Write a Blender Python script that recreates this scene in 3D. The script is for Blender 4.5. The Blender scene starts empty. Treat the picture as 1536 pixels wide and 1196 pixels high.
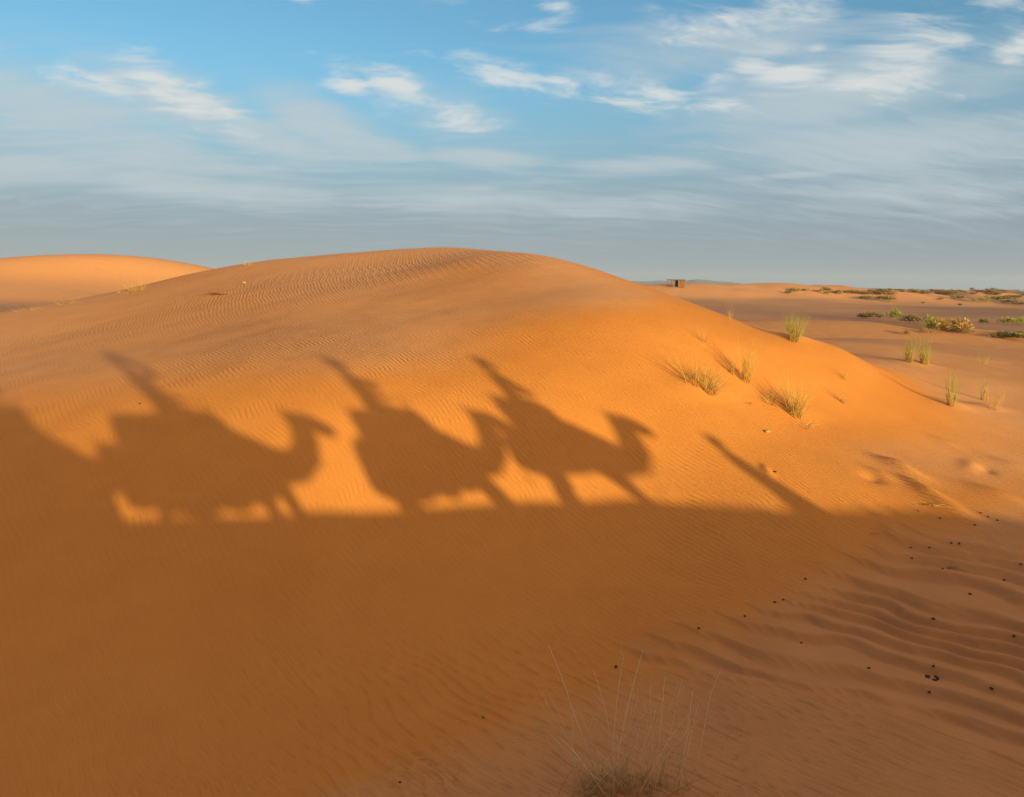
import bpy, bmesh, math, random
import numpy as np
from mathutils import Vector, Matrix
rnd = random.Random(7)
nrg = np.random.default_rng(11)
R = math.radians
scene = bpy.context.scene
COL = scene.collection

# ------------------------------------------------------------------ viewpoint
F = 1200.0                       # focal length in pixels of a 1536 wide picture
PITCH, ROLL = R(8.06), R(0.6)
CAMZ = 7.0
SUN_AZ, SUN_EL = R(-32.5), R(4.8)      # direction the light travels
SUND = np.array([math.sin(SUN_AZ)*math.cos(SUN_EL), math.cos(SUN_AZ)*math.cos(SUN_EL), -math.sin(SUN_EL)])
PHI = R(80.0)
WALK = np.array([math.sin(PHI), math.cos(PHI), 0.0])
TRACK0 = np.array([0.0, -0.3])

def ray(px, py):
    u = (px-768)/F; v = -(py-598)/F
    c, s = math.cos(ROLL), math.sin(ROLL)
    u2 = u*c-v*s; v2 = u*s+v*c
    cp, sp = math.cos(PITCH), math.sin(PITCH)
    return np.array([u2, cp+v2*sp, -sp+v2*cp])

# ------------------------------------------------------------------ terrain height
CTRL = []
def I(px, py, s): CTRL.append(ray(px, py)*s)
def Wp(x, y, z): CTRL.append(np.array([x, y, z], float))
def ID(px, py, z):
    r = ray(px, py); CTRL.append(r*(z/r[2]))
# dune face where the caravan's shadow falls
for p in [(-9.2,13.6,-4.2),(-5.9,14.0,-4.15),(-3.8,14.2,-4.13),(-2.1,14.6,-4.14),(-.6,14.9,-4.16),(1.15,15.3,-4.2),(2.57,15.5,-4.2),
          (-11,17.6,-3.1),(-6.8,16.8,-2.85),(-3.3,16.5,-2.65),(0,17.0,-2.65),(3,17.5,-2.75),
          (-4.5,19.3,-1.85),(-.8,19.35,-1.8),(-12.5,24.3,-2.12),(5.8,14.4,-4.1)]: Wp(*p)
# crest and shoulders
_c0 = len(CTRL)
for p in [(0,470,36),(120,449,39),(230,425,42),(330,402,45),(450,387,45),(560,378,45),(680,374.5,45),(740,375.5,42),(800,380.5,37.5),(840,386,34),(870,392,32),(960,425,27),(1040,461,24.5),(1090,490,23.5),(1145,504,23),(1200,514,23.5),(1270,522,24)]: I(*p)
CREST_IDX = np.arange(_c0, len(CTRL))
for p in [(1375,545,27),(1430,605,22),(1536,660,19.6),(1115,570,20.3),(1000,500,21),(1200,600,20.5),(940,450,22),(1040,490,20.8),(850,450,22.5),(700,450,26),(850,415,27.5),(0,560,22.5),
          (1300,560,24),(1480,560,28),(1700,600,24)]: I(*p)
for p in [(-2.5,35,.75),(-3,40,1.46),(-8,24.5,-1.3),(-8,30,-.25),(-8,35,.5),(-8,40,1.12),(-13,29,-1.45),(-14.5,35,-.55),(-15.5,40,.1),(-19.5,30,-2.1)]: Wp(*p)
for p in [(1300,516,33),(1400,526,36),(1470,531,38),(1240,508,36),(1350,508,48),(1500,527,46),(1640,545,40)]: I(*p)
# foot of the face and the hollow in front of it
ID(1050,960,-5.2); ID(800,1050,-5.5); ID(330,1196,-5.8); ID(1300,840,-4.75); ID(1400,1015,-5.1); ID(1536,900,-4.8); ID(1536,790,-4.35)
ID(1536,1150,-5.1); ID(915,1190,-5.4); ID(0,1000,-5.35); ID(-100,1196,-5.9); ID(1350,710,-3.9); ID(1100,1100,-5.3)
ID(1700,850,-4.6); ID(-250,900,-5.2)
# ridge that carries the caravan, and the ground behind it
CREST = ((-30,0),(-25,0),(-20,0),(-15,0),(-11,0),(-8,0),(-6,0),(-4,0),(-2,0),(0,0),(2,0),(4,0),(6,0),(8,0),(10,0),(12,-.02),(14,-.10),(16,-.18),(18,-.28),(21,-.42),(25,-.6),(30,-.9),(36,-1.3))
for s, dz in CREST:
    x, y = TRACK0 + s*WALK[:2]
    nx, ny = WALK[1], -WALK[0]                # towards the sun
    Wp(x, y, -3.37+dz); Wp(x+nx*.9, y+ny*.9, -3.02+dz); Wp(x+nx*2.0, y+ny*2.0, -2.55+dz); Wp(x+nx*3.2, y+ny*3.2, -2.75+dz)
    if s % 4 == 0:
        Wp(x+nx*9, y+ny*9, -4.2+dz); Wp(x+nx*22, y+ny*22, -5.2)
        if s < 18: Wp(x-nx*3.2, y-ny*3.2, -4.3+dz*.7)
# far side of the dune and the rim where it runs out into the plain
for p in [(-20,66,-3),(-3,62,-2.2),(8,50,-2.6),(3.6,38,.3),(5.6,34,-.7),(7.6,31,-1.6),(9.0,29,-2.1),(7.9,28.3,-1.95),(9.2,27,-2.25),(3,45,.3),(-26.5,50,-2.7),(-21.5,55,-2.2),(24,18,-3.9),(30,8,-4.1),(40,40,-4.3),(45,5,-4.5),
          (-36,40,-3.4),(-32,52,-2.6),(-30,25,-3.8),(-28,12,-4.6),(-40,10,-4.6),(0,75,-4.6),(25,65,-4.6),(-25,80,-4.4),(-50,50,-4.6),(55,25,-4.6),(0,-40,-4.6),(45,-30,-4.6),(-45,-25,-4.6)]: Wp(*p)
CTRL = np.array(CTRL)
def _U(d2): return np.where(d2 > 1e-9, 0.5*d2*np.log(np.maximum(d2, 1e-9)), 0.0)
def _fit():
    P = CTRL[:, :2]; n = len(P)
    d2 = ((P[:, None]-P[None])**2).sum(-1)
    K = _U(d2)+np.eye(n)*.4
    Q = np.hstack([np.ones((n, 1)), P])
    A = np.zeros((n+3, n+3)); A[:n, :n] = K; A[:n, n:] = Q; A[n:, :n] = Q.T
    b = np.zeros(n+3); b[:n] = CTRL[:, 2]
    return np.linalg.solve(A, b)
_TPS = _fit()
def sstep(a, b, x):
    t = np.clip((x-a)/(b-a), 0, 1); return t*t*(3-2*t)
def _tps_raw(x, y):
    out = np.empty(len(x)); n = len(CTRL)
    for i in range(0, len(x), 40000):
        xx, yy = x[i:i+40000], y[i:i+40000]
        d2 = (xx[:, None]-CTRL[None, :, 0])**2+(yy[:, None]-CTRL[None, :, 1])**2
        out[i:i+40000] = _U(d2) @ _TPS[:n] + _TPS[n]+_TPS[n+1]*xx+_TPS[n+2]*yy
    return out
# the broad shape on a regular grid: sand slumps, so the upper dune is rounded more than the ridge under the caravan
GX0, GY0, GS, GNX, GNY = -84.0, -72.0, .30, 561, 560
def _grid():
    gx = GX0+GS*np.arange(GNX); gy = GY0+GS*np.arange(GNY)
    X, Y = np.meshgrid(gx, gy, indexing='ij')
    Z = _tps_raw(X.ravel(), Y.ravel()).reshape(X.shape)
    def blur(A, sig):
        n = int(3*sig/GS); k = np.exp(-.5*(np.arange(-n, n+1)*GS/sig)**2); k /= k.sum()
        for ax in (0, 1):
            P = np.pad(A, [(n, n) if i == ax else (0, 0) for i in (0, 1)], mode='edge'); A = sum(k[i]*(P[i:i+GNX] if ax == 0 else P[:, i:i+GNY]) for i in range(2*n+1))
        return A
    s1, s2 = blur(Z, .9), blur(Z, 2.8)
    w1 = sstep(6, 11, Y); w2 = sstep(19.5, 27, Y)*(1-.75*sstep(6, 10, X))
    Z = Z*(1-w1)+s1*w1
    return Z*(1-w2)+s2*w2
def tps(x, y):
    u = np.clip((x-GX0)/GS, 1, GNX-2.001); v = np.clip((y-GY0)/GS, 1, GNY-2.001)
    i = u.astype(int); j = v.astype(int); fu = u-i; fv = v-j
    def w(t): return (-.5*t+t*t-.5*t**3, 1-2.5*t*t+1.5*t**3, .5*t+2*t*t-1.5*t**3, -.5*t*t+.5*t**3)
    wu, wv = w(fu), w(fv); out = 0
    i = np.minimum(i, GNX-3); j = np.minimum(j, GNY-3)
    for a in range(4):
        r = 0
        for b in range(4): r = r+wv[b]*_GRID[i+a-1, j+b-1]
        out = out+wu[a]*r
    return out
_GRID = _grid()
_GOAL = CTRL[:, 2].copy()
for _ in range(4):                         # give back what the rounding took off the skyline
    r_ = _GOAL-tps(CTRL[:, 0], CTRL[:, 1]); up_ = CREST_IDX
    CTRL[up_, 2] += r_[up_]*.8
    _TPS = _fit(); _GRID = _grid()
def _lattice(seed):
    return np.random.default_rng(seed).random((256, 256))
_LAT = {}
def vnoise(x, y, seed=0):
    L = _LAT.setdefault(seed, _lattice(seed))
    xi = np.floor(x).astype(int); yi = np.floor(y).astype(int)
    fx = x-xi; fy = y-yi; fx = fx*fx*fx*(fx*(fx*6-15)+10); fy = fy*fy*fy*(fy*(fy*6-15)+10)
    a = L[xi % 256, yi % 256]; b = L[(xi+1) % 256, yi % 256]; c = L[xi % 256, (yi+1) % 256]; d = L[(xi+1) % 256, (yi+1) % 256]
    return (a*(1-fx)+b*fx)*(1-fy)+(c*(1-fx)+d*fx)*fy-.5
def fbm(x, y, seed=0, o=4):
    s = 0; a = 1
    for k in range(o):
        s = s+a*vnoise(x*2**k+17.3*k, y*2**k-9.1*k, seed+k); a *= .5
    return s
def bump(x, y, cx, cy, h, a, b, rot=0, p=1.0):
    c, s = math.cos(rot), math.sin(rot)
    u = ((x-cx)*c+(y-cy)*s)/a; v = (-(x-cx)*s+(y-cy)*c)/b
    return h*np.exp(-(u*u+v*v)**p)
LEFT_H = 1.09
def far(x, y):
    r = np.hypot(x, y)
    z = np.full(len(x), -4.75)
    z = z+fbm(x/40, y/40, 3, 3)*.5*sstep(40, 120, r)
    # low dunes and sand sheets right of the big dune
    z = z+bump(x, y, 27, 72, 2.3, 22, 9, R(-12))+bump(x, y, 33, 50, 1.3, 22, 6, R(-8))
    # dune on the left
    z = z+LEFT_H*(bump(x, y, -92, 150, 6.3, 38, 62, R(-6))+bump(x, y, -77, 142, 2.5, 9, 22, R(-30))+bump(x, y, -58, 160, 3.4, 22, 14, R(35)))
    # orange dunes by the hut and the hummocky band
    z = z+bump(x, y, 48, 255, 5.0, 34, 22)+bump(x, y, 100, 275, 4.2, 45, 20, R(-5))
    band = bump(x, y, 180, 330, 1.0, 150, 60, R(8))
    z = z+band*(2.2+5*np.abs(fbm(x/22, y/22, 21, 3)))
    z = z+bump(x, y, 330, 330, 1.8, 120, 40)*(1+2*fbm(x/18, y/18, 31, 3))
    z = z+sstep(300, 900, r)*fbm(x/120, y/120, 41, 3)*3.0
    return z
def height(x, y):
    """height of the sand (world z) at arrays x, y"""
    x = np.asarray(x, float); y = np.asarray(y, float)
    sh = x.shape; x = x.ravel(); y = y.ravel()
    r = np.hypot(x, y-8)
    w = 1-sstep(48, 76, r)
    z = far(x, y)
    m = w > 0
    zn = z.copy(); zn[m] = tps(x[m], y[m])
    z = z*(1-w)+zn*w
    return (z+CAMZ).reshape(sh)
def h1(x, y): return float(height(np.array([x]), np.array([y]))[0])
def march(px, py, smin=3, smax=4000):
    """point of the sand seen through a direction given in picture units"""
    r = ray(px, py)
    s = np.exp(np.linspace(math.log(smin), math.log(smax), 2600))
    d = r[2]*s+CAMZ-height(r[0]*s, r[1]*s)
    i = int(np.argmax(d < 0))
    if d[i] >= 0: i = len(s)-1
    a = s[max(i-1, 0)]; b = s[i]
    q = np.linspace(a, b, 40); e = r[2]*q+CAMZ-height(r[0]*q, r[1]*q)
    k = int(np.argmax(e < 0)); t = q[k] if e[k] < 0 else b
    return Vector((r[0]*t, r[1]*t, h1(r[0]*t, r[1]*t))), t
# ------------------------------------------------------------------ light
SUN_STRENGTH = 4.4
SUN_COLOR = (1.0, .85, .47)
SKY_STRENGTH = .15
SKY_DUST, SKY_OZONE = 1.0, 1.0
SKY_TINT = (.40, .71, .93)
VEIL_COL = (1.03, 1.20, 1.57)
SOFT_COL = (1.95, 2.25, 2.40)
CLOUD_COL = (2.75, 2.85, 2.80)
RIPPLE = .11
RIP_FINE, RIP_TOP = .105, .24
FILL_SHEET = .85  # added cloud sheet out of view, fills the shade
FILL_SHEET_COL = (3.2, 2.8, 2.8)
FILL_SHEET_WARM = (4.9, 2.85, 1.9)
HAZE_DENSITY = .00016
EXPOSURE = .8
def _ae(px, py):
    r = ray(px, py); return math.degrees(math.atan2(r[0], r[1])), math.degrees(math.asin(r[2]/np.linalg.norm(r)))
CLOUDS = []
for px, py, w, h, tilt, wt, kind in (
    (150,128,3.2,.7,-6,.75,0),(265,140,3.6,1.3,-22,1.0,0),(330,170,3.0,1.2,-25,.8,0),(520,125,1.6,.7,-8,.95,0),(600,130,3.0,1.1,-20,.95,0),(680,170,2.8,1.2,-15,.95,0),
    (770,112,4.5,.9,-10,.95,0),(960,145,3.6,.9,-12,.95,0),(1080,155,2.0,.5,-4,.8,0),(1085,125,1.5,.7,0,.7,0),(1140,85,1.8,1.0,10,1.0,0),(1190,118,3.0,.9,0,1.0,0),(1300,125,4.5,1.0,-4,.95,0),
    (1350,80,3.6,1.3,0,1.0,0),(1225,73,.8,.4,0,.8,0),(1525,75,1.2,.7,0,1.1,0),(1100,30,6.5,1.5,4,.75,0),(950,45,2.0,.9,20,.6,0),(832,8,1.5,.4,-6,1.0,0),(830,38,2.2,.4,6,.6,0),(455,2,1.0,.3,0,.8,0),(640,15,5.0,.35,12,.35,0),(1380,35,4,1.2,-8,.5,0),(1510,5,2,.6,-10,.8,0),
    (490,190,5.5,2.0,-20,.95,1),(560,215,4.0,1.0,-12,.85,1),(740,238,5.0,.7,-4,.95,1),(960,248,7.0,.7,0,.85,1),(1200,262,5.0,.35,2,.8,1),(100,180,10.0,3.0,-8,.85,1),(60,250,10,1.8,0,.75,1),(320,285,11,1.2,-3,.85,1),(900,310,14,1.0,0,.65,1),(1450,320,4,.6,0,.6,1),(1250,140,11,3.4,0,.85,1),(1000,90,9,2.6,-6,.55,1),(640,150,7,2.4,-12,.6,1),(260,150,7,2.2,-14,.75,1),(1480,120,6,3,0,.6,1),(1330,215,13,2.6,0,.85,1),(1380,285,10,1.6,0,.7,1),(700,300,12,1.4,0,.7,1),(180,230,12,1.6,-4,.8,1),(420,215,6,1.5,-10,.85,1),(1150,60,9,2.0,0,.7,1),(1350,210,9,2,0,.45,1)):
    a_, e_ = _ae(px, py); CLOUDS.append((a_, e_, w*(1.0 if kind else 1.25), h*(1.0 if kind else 1.3), tilt, wt, kind))

# ------------------------------------------------------------------ small relief on top of the broad shape
DENTS = []
def lump_at(px, py, h, a, b, rot):
    r = ray(px, py)
    s = np.exp(np.linspace(math.log(4), math.log(60), 3000))
    d = r[2]*s+CAMZ-height(r[0]*s, r[1]*s)
    i = int(np.argmax(d < 0)); DENTS.append((r[0]*s[i], r[1]*s[i], h, a, b, rot))
for px, py, h, a, b, rot in ((1350,703,.17,.16,.55,R(32)),(1372,728,.10,.14,.35,R(20)),(1308,716,-.07,.2,.22,0),(1322,712,.06,.12,.3,R(30)),(1412,755,.10,.2,.5,R(25)),
                             (1395,742,.07,.15,.3,R(40)),(1455,700,.05,.2,.4,R(-30)),(1480,705,-.05,.15,.2,0),(1420,665,.05,.12,.4,R(35)),(1500,745,.09,.25,.6,R(35)),(1520,700,.07,.2,.6,R(35)),
                             (1150,706,.07,.10,.20,R(10)),(1440,775,.08,.25,.5,R(40)),(1075,795,.04,.15,.3,R(30)),(905,900,.03,.2,.3,R(30)),(1000,745,.03,.15,.3,R(30)),(1350,800,.08,.2,.7,R(50)),(1460,812,.06,.2,.6,R(50)),
                             (328,441,.06,.6,.5,0),(1370,545,.12,.7,.6,0),(1430,607,.10,.5,.45,0),(1480,610,.08,.5,.4,0),(1190,508,.12,.6,.5,0),(1190,615,.12,.6,.45,R(20)),(1055,580,.14,.7,.4,R(25)),(1115,570,.08,.5,.4,R(20))):
    lump_at(px, py, h, a, b, rot)
def ripple_profile(ph):
    # asymmetric sand ripple: long stoss side, short lee side
    t = np.mod(ph, 1.0)
    k = .22
    return np.where(t < k, sstep(0, 1, t/k), 1-((t-k)/(1-k))**.85)-.5
LEE = None
def big_mask(x, y):
    u = .68*x+.70*y; v = .70*x-.68*y         # u: across the ripples, v: along them
    n = fbm(x/2.2, y/2.2, 71, 3)
    d = 1.0
    m = sstep(8.9, 10.0, u+n*.8)*(1-sstep(14.9, 16.4, u+n*.9))
    m = m*sstep(-6.4, -4.9, v+n*.8-(u-10)*.25)*(1-sstep(11, 16, v))
    return m
def detail(x, y, lee=None):
    z = np.zeros_like(x)
    for cx, cy, h, a, b, rot in DENTS:
        m = (np.abs(x-cx) < 3) & (np.abs(y-cy) < 3)
        if m.any(): z[m] += bump(x[m], y[m], cx, cy, h, a, b, rot)
    m = np.hypot(x-6, y-11) < 16
    xx, yy = x[m], y[m]
    u = .68*xx+.70*yy+.62*fbm(xx/2.1, yy/2.1, 81, 3)+.07*vnoise(xx/.5, yy/.5, 88); v = .70*xx-.68*yy
    am = big_mask(xx, yy)
    amp = .75+.6*np.clip(vnoise(u/1.5+v/6, v/2.6, 84)+.5, 0, 1)
    ph = -u/.47+1.5*vnoise(v/3.0, u/1.6, 86)+.5*vnoise(v/1.1, u/.9, 96)
    z[m] += -ripple_profile(ph)*.125*am*amp
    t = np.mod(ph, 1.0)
    if lee is not None: lee[m] = am*np.clip(amp, 0, 1.2)*np.where(t < .20, sstep(0, .06, t), 1-sstep(.20, .42, t))  # mask for the shade painted on the big ripples' lee faces
    # medium ripples running out from the big ones over the hollow
    m2 = sstep(4.5, 7.5, np.hypot(xx, yy))*(1-sstep(10.6, 12.8, np.hypot(xx*.75+.6, yy)))*(1-am*.85)*sstep(-11, -8, v)
    z[m] += -ripple_profile(-u/.21+.9*vnoise(v/1.5, u/.8, 87)+.4*vnoise(v/.5, u/.4, 97))*.030*m2*np.clip(.75+vnoise(xx/1.6, yy/1.6, 89)*.9, .2, 1)
    z += .05*fbm(x/3.2, y/3.2, 91, 3)*sstep(3, 8, np.hypot(x, y))
    z += .085*fbm(x/1.9, y/1.9, 95, 2)*sstep(1.5, 3, np.hypot(x, y))*(1-sstep(1.5, 4, y))
    return z
_base_height = height
def height(x, y):
    x = np.asarray(x, float); y = np.asarray(y, float); sh = x.shape
    return (_base_height(x, y).ravel()+detail(x.ravel().copy(), y.ravel().copy())).reshape(sh)

# ------------------------------------------------------------------ materials
def new_mat(name):
    m = bpy.data.materials.new(name); m.use_nodes = True
    nt = m.node_tree; nt.nodes.clear()
    out = nt.nodes.new('ShaderNodeOutputMaterial'); b = nt.nodes.new('ShaderNodeBsdfPrincipled')
    nt.links.new(b.outputs[0], out.inputs[0])
    b.inputs['Roughness'].default_value = .9
    b.inputs['Specular IOR Level'].default_value = .15
    return m, nt, b
def N(nt, t, **kw):
    n = nt.nodes.new(t)
    for k, v in kw.items():
        if k.startswith('i_'): n.inputs[k[2:].replace('_', ' ')].default_value = v
        else: setattr(n, k, v)
    return n
def ramp(nt, fac, stops):
    n = nt.nodes.new('ShaderNodeValToRGB'); e = n.color_ramp.elements
    while len(e) < len(stops): e.new(.5)
    for q, (p, c) in zip(e, stops): q.position = p; q.color = (*c, 1)
    nt.links.new(fac, n.inputs[0]); return n.outputs[0]
def mixc(nt, f, a, b, mode='MIX'):
    n = nt.nodes.new('ShaderNodeMix'); n.data_type = 'RGBA'; n.blend_type = mode
    for i, v in ((0, f), (6, a), (7, b)):
        if hasattr(v, 'is_output'): nt.links.new(v, n.inputs[i])
        elif isinstance(v, (int, float)): n.inputs[i].default_value = v
        else: n.inputs[i].default_value = (*v, 1)
    return n.outputs[2]
def math_(nt, op, a, b=None, c=None):
    n = nt.nodes.new('ShaderNodeMath'); n.operation = op
    for i, v in enumerate((a, b, c)):
        if v is None: continue
        if hasattr(v, 'is_output'): nt.links.new(v, n.inputs[i])
        else: n.inputs[i].default_value = v
    return n.outputs[0]
def noise(nt, vec, scale, detail=3, rough=.5):
    n = nt.nodes.new('ShaderNodeTexNoise'); n.inputs['Scale'].default_value = scale; n.inputs['Detail'].default_value = detail; n.inputs['Roughness'].default_value = rough
    if vec is not None: nt.links.new(vec, n.inputs['Vector'])
    return n.outputs[0]
def simple_mat(name, c1, c2, scale=8, rough=.85, bumpd=.0):
    m, nt, b = new_mat(name)
    tc = nt.nodes.new('ShaderNodeTexCoord')
    f = noise(nt, tc.outputs['Object'], scale, 4, .6)
    nt.links.new(ramp(nt, f, ((.3, c1), (.7, c2))), b.inputs['Base Color'])
    b.inputs['Roughness'].default_value = rough
    if bumpd:
        bp = N(nt, 'ShaderNodeBump', i_Strength=.5, i_Distance=bumpd); nt.links.new(f, bp.inputs['Height']); nt.links.new(bp.outputs[0], b.inputs['Normal'])
    return m
def attr(nt, name, out='Fac'):
    n = nt.nodes.new('ShaderNodeAttribute'); n.attribute_name = name; return n.outputs[out]

PALE_SKYLIT = (.72,.345,.14)
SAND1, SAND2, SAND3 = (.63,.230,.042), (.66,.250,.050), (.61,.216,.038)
def sand_material():
    m, nt, b = new_mat('orange_sand')
    geo = nt.nodes.new('ShaderNodeNewGeometry'); pos = geo.outputs['Position']
    big = noise(nt, pos, .11, 4, .55); fine = noise(nt, pos, 55, 2, .6); mid = noise(nt, pos, 1.3, 4, .6)
    c = ramp(nt, big, ((.3, SAND1), (.55, SAND2), (.75, SAND3)))
    c = mixc(nt, math_(nt, 'MULTIPLY', attr(nt, 'pale'), .85), c, PALE_SKYLIT)  # skylight on the flatter sand put into the colour
    grain = ramp(nt, fine, ((.3, (.80,.80,.80)), (.7, (1.0,1.0,1.0))))
    c = mixc(nt, .55, c, grain, 'MULTIPLY')
    midc = ramp(nt, mid, ((.35, (.93,.90,.88)), (.65, (1.0,1.0,1.0))))
    c = mixc(nt, .6, c, midc, 'MULTIPLY')
    # wind ripples: crests follow a smooth field carried by the mesh, bent and broken up by noise
    w1 = noise(nt, pos, 2.6, 2, .5); w2 = noise(nt, pos, .45, 2, .5)
    ph = math_(nt, 'MULTIPLY_ADD', attr(nt, 'ripple_u'), 2*math.pi/RIP_FINE, math_(nt, 'MULTIPLY_ADD', w1, 5.0, math_(nt, 'MULTIPLY', w2, 24.0)))
    f1 = math_(nt, 'SINE', ph)
    f1 = math_(nt, 'MULTIPLY', math_(nt, 'MULTIPLY_ADD', math_(nt, 'SINE', math_(nt, 'MULTIPLY_ADD', ph, 2.0, .9)), .25, f1), attr(nt, 'ripple_amp'))
    w3 = noise(nt, pos, .9, 2, .5); w4 = noise(nt, pos, .16, 2, .5)
    ph2 = math_(nt, 'MULTIPLY_ADD', attr(nt, 'ripple_u'), 2*math.pi/RIP_TOP, math_(nt, 'MULTIPLY_ADD', w3, 6.0, math_(nt, 'MULTIPLY', w4, 24.0)))
    f2 = math_(nt, 'MULTIPLY', math_(nt, 'MULTIPLY_ADD', math_(nt, 'SINE', math_(nt, 'MULTIPLY_ADD', ph2, 2.0, .9)), .25, math_(nt, 'SINE', ph2)), attr(nt, 'ripple_top'))
    # bare gravelly ground out on the plain
    gn = noise(nt, pos, .02, 5, .65); gs = noise(nt, pos, 1.2, 3, .7)
    grav = ramp(nt, gs, ((.3, (.27,.150,.080)), (.7, (.40,.220,.112))))
    c = mixc(nt, attr(nt, 'gravel'), c, grav)
    coarse_lee_shade = ramp(nt, mid, ((.35, (.40,.185,.070)), (.7, (.50,.225,.078))))
    c = mixc(nt, attr(nt, 'coarse_lee_shade'), c, coarse_lee_shade)  # coarse sand, plus painted shade on the big ripples' lee faces
    ripple_shade = math_(nt, 'ADD', math_(nt, 'MULTIPLY', f1, .5), math_(nt, 'MULTIPLY', f2, .5))
    c = mixc(nt, math_(nt, 'MULTIPLY_ADD', ripple_shade, .16, .16), c, mixc(nt, 1.0, c, (.74,.70,.66), 'MULTIPLY'))  # ripple shading contrast painted into the sand colour
    nt.links.new(c, b.inputs['Base Color'])
    b.inputs['Roughness'].default_value = 1.0; b.inputs['Specular IOR Level'].default_value = .05
    b.inputs['Diffuse Roughness'].default_value = .0
    h = math_(nt, 'MULTIPLY_ADD', f1, RIP_FINE*RIPPLE, math_(nt, 'MULTIPLY', f2, RIP_TOP*RIPPLE*.34))
    h = math_(nt, 'ADD', h, math_(nt, 'MULTIPLY', fine, .0016))
    h = math_(nt, 'ADD', h, math_(nt, 'MULTIPLY', noise(nt, pos, 9, 4, .6), .006))
    bp = N(nt, 'ShaderNodeBump', i_Strength=1.0, i_Distance=1.0)
    nt.links.new(h, bp.inputs['Height']); nt.links.new(bp.outputs[0], b.inputs['Normal'])
    return m

# ------------------------------------------------------------------ ground: one sheet from under the caravan to the horizon
def build_ground():
    fine = np.arange(-44, 44.001, .062); side = np.arange(44+1.2, 316-.6, 1.2)
    ang = np.radians(np.concatenate([fine, side])); na = len(ang)
    r1 = np.linspace(.5, 5.2, 40, endpoint=False)
    r2 = np.concatenate([np.exp(np.arange(math.log(5.2), math.log(7.5), .0036)), np.exp(np.arange(math.log(7.5), math.log(15), .0018)), np.exp(np.arange(math.log(15), math.log(62), .0036))]); r3 = np.exp(np.arange(math.log(62.3), math.log(4000), .0125))
    rr = np.concatenate([r1, r2, r3]); nr = len(rr)
    A, Rr = np.meshgrid(ang, rr)
    X = (np.sin(A)*Rr).ravel(); Y = (np.cos(A)*Rr).ravel()
    X = np.append(X, 0.0); Y = np.append(Y, 0.0)
    Z = height(X, Y)
    me = bpy.data.meshes.new('sand')
    i = np.arange(nr-1)[:, None]*na; j = np.arange(na)[None]; j2 = (j+1) % na
    quads = np.stack([i+j, i+na+j, i+na+j2, i+j2], -1).reshape(-1, 4)
    tris = np.stack([np.full(na, nr*na), np.arange(na), (np.arange(na)+1) % na], -1)
    nv = len(X); nq = len(quads)
    me.vertices.add(nv); me.vertices.foreach_set('co', np.stack([X, Y, Z], -1).astype(np.float32).ravel())
    loops = np.concatenate([quads.ravel(), tris.ravel()]).astype(np.int32)
    me.loops.add(len(loops)); me.loops.foreach_set('vertex_index', loops)
    starts = np.concatenate([np.arange(nq)*4, nq*4+np.arange(na)*3]).astype(np.int32)
    me.polygons.add(len(starts)); me.polygons.foreach_set('loop_start', starts)
    me.update(calc_edges=True)
    me.polygons.foreach_set('use_smooth', np.ones(len(starts), bool))
    r = np.hypot(X, Y)
    # ripples follow the wind: crests run along the fall of the face, swing round over the top
    top = sstep(-2.0, .6, Z-CAMZ)*sstep(24, 34, Y)*(1-sstep(50, 70, r))
    s_y = np.where(Y < 22, .62*Y, .62*22+.62*(1-np.exp(-(np.maximum(Y, 22)-22)/9.0))*9.0)
    rip_u = .79*X+s_y
    amp = np.clip(.75+.8*fbm(X/5.5, Y/5.5, 63, 3), .35, 1.1)*(1-sstep(30, 46, r))
    amp = amp*(1-.8*big_mask(X, Y))*(sstep(-15, -6, X)*.65+.35)*(1-.45*(1-sstep(-4, 0, X))*(1-sstep(11, 15, Y)))
    top_amp = np.clip(.7+.9*fbm(X/8, Y/8, 64, 3), .25, 1.1)*sstep(22, 34, r)*(1-sstep(90, 160, r))*np.maximum(top, .30)*(.35+.65*sstep(-14, -4, X))
    ZB = _base_height(X[:-1], Y[:-1]).reshape(nr, na)
    gr = np.gradient(ZB, rr, axis=0); dth = np.diff(np.concatenate([ang, [ang[0]+2*math.pi]]))
    gt = (np.roll(ZB, -1, 1)-ZB)/(dth[None]*rr[:, None])
    steep = np.append(np.hypot(gr, gt).ravel(), 0.0)
    pale = 1-sstep(.15, .36, steep+.02*fbm(X/6, Y/6, 55, 2))  # gentle slopes get the painted skylit tone, steep ones stay orange
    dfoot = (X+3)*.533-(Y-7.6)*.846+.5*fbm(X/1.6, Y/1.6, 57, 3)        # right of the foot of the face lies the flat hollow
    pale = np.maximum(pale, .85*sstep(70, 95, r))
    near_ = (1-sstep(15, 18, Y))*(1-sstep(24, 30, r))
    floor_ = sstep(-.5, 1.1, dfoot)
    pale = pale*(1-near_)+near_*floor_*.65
    n1 = fbm(X/60, Y/60, 51, 4)
    grav = sstep(62, 110, r)*np.clip(.62+1.1*n1-.35*sstep(.9, 3.2, Z-CAMZ+4.75)*1.6, 0, 1)
    grav = grav*np.clip(1-sstep(1.2, 2.6, Z-CAMZ+4.75), 0, 1)
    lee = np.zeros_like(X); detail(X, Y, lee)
    coarse_lee_shade = .55*big_mask(X, Y)+.22*lee+sstep(12, 24, X)*sstep(22, 34, Y)*(1-sstep(70, 100, r))*.55  # lee term paints ripple shade in with the coarse sand tone
    coarse_lee_shade = np.clip(np.maximum(coarse_lee_shade, near_*floor_*.48), 0, 1)
    for nm, v in (('ripple_u', rip_u), ('ripple_amp', amp), ('ripple_top', top_amp), ('gravel', np.clip(grav, 0, .9)), ('pale', pale), ('coarse_lee_shade', coarse_lee_shade)):
        a = me.attributes.new(nm, 'FLOAT', 'POINT'); a.data.foreach_set('value', np.asarray(v, np.float32))
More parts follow.
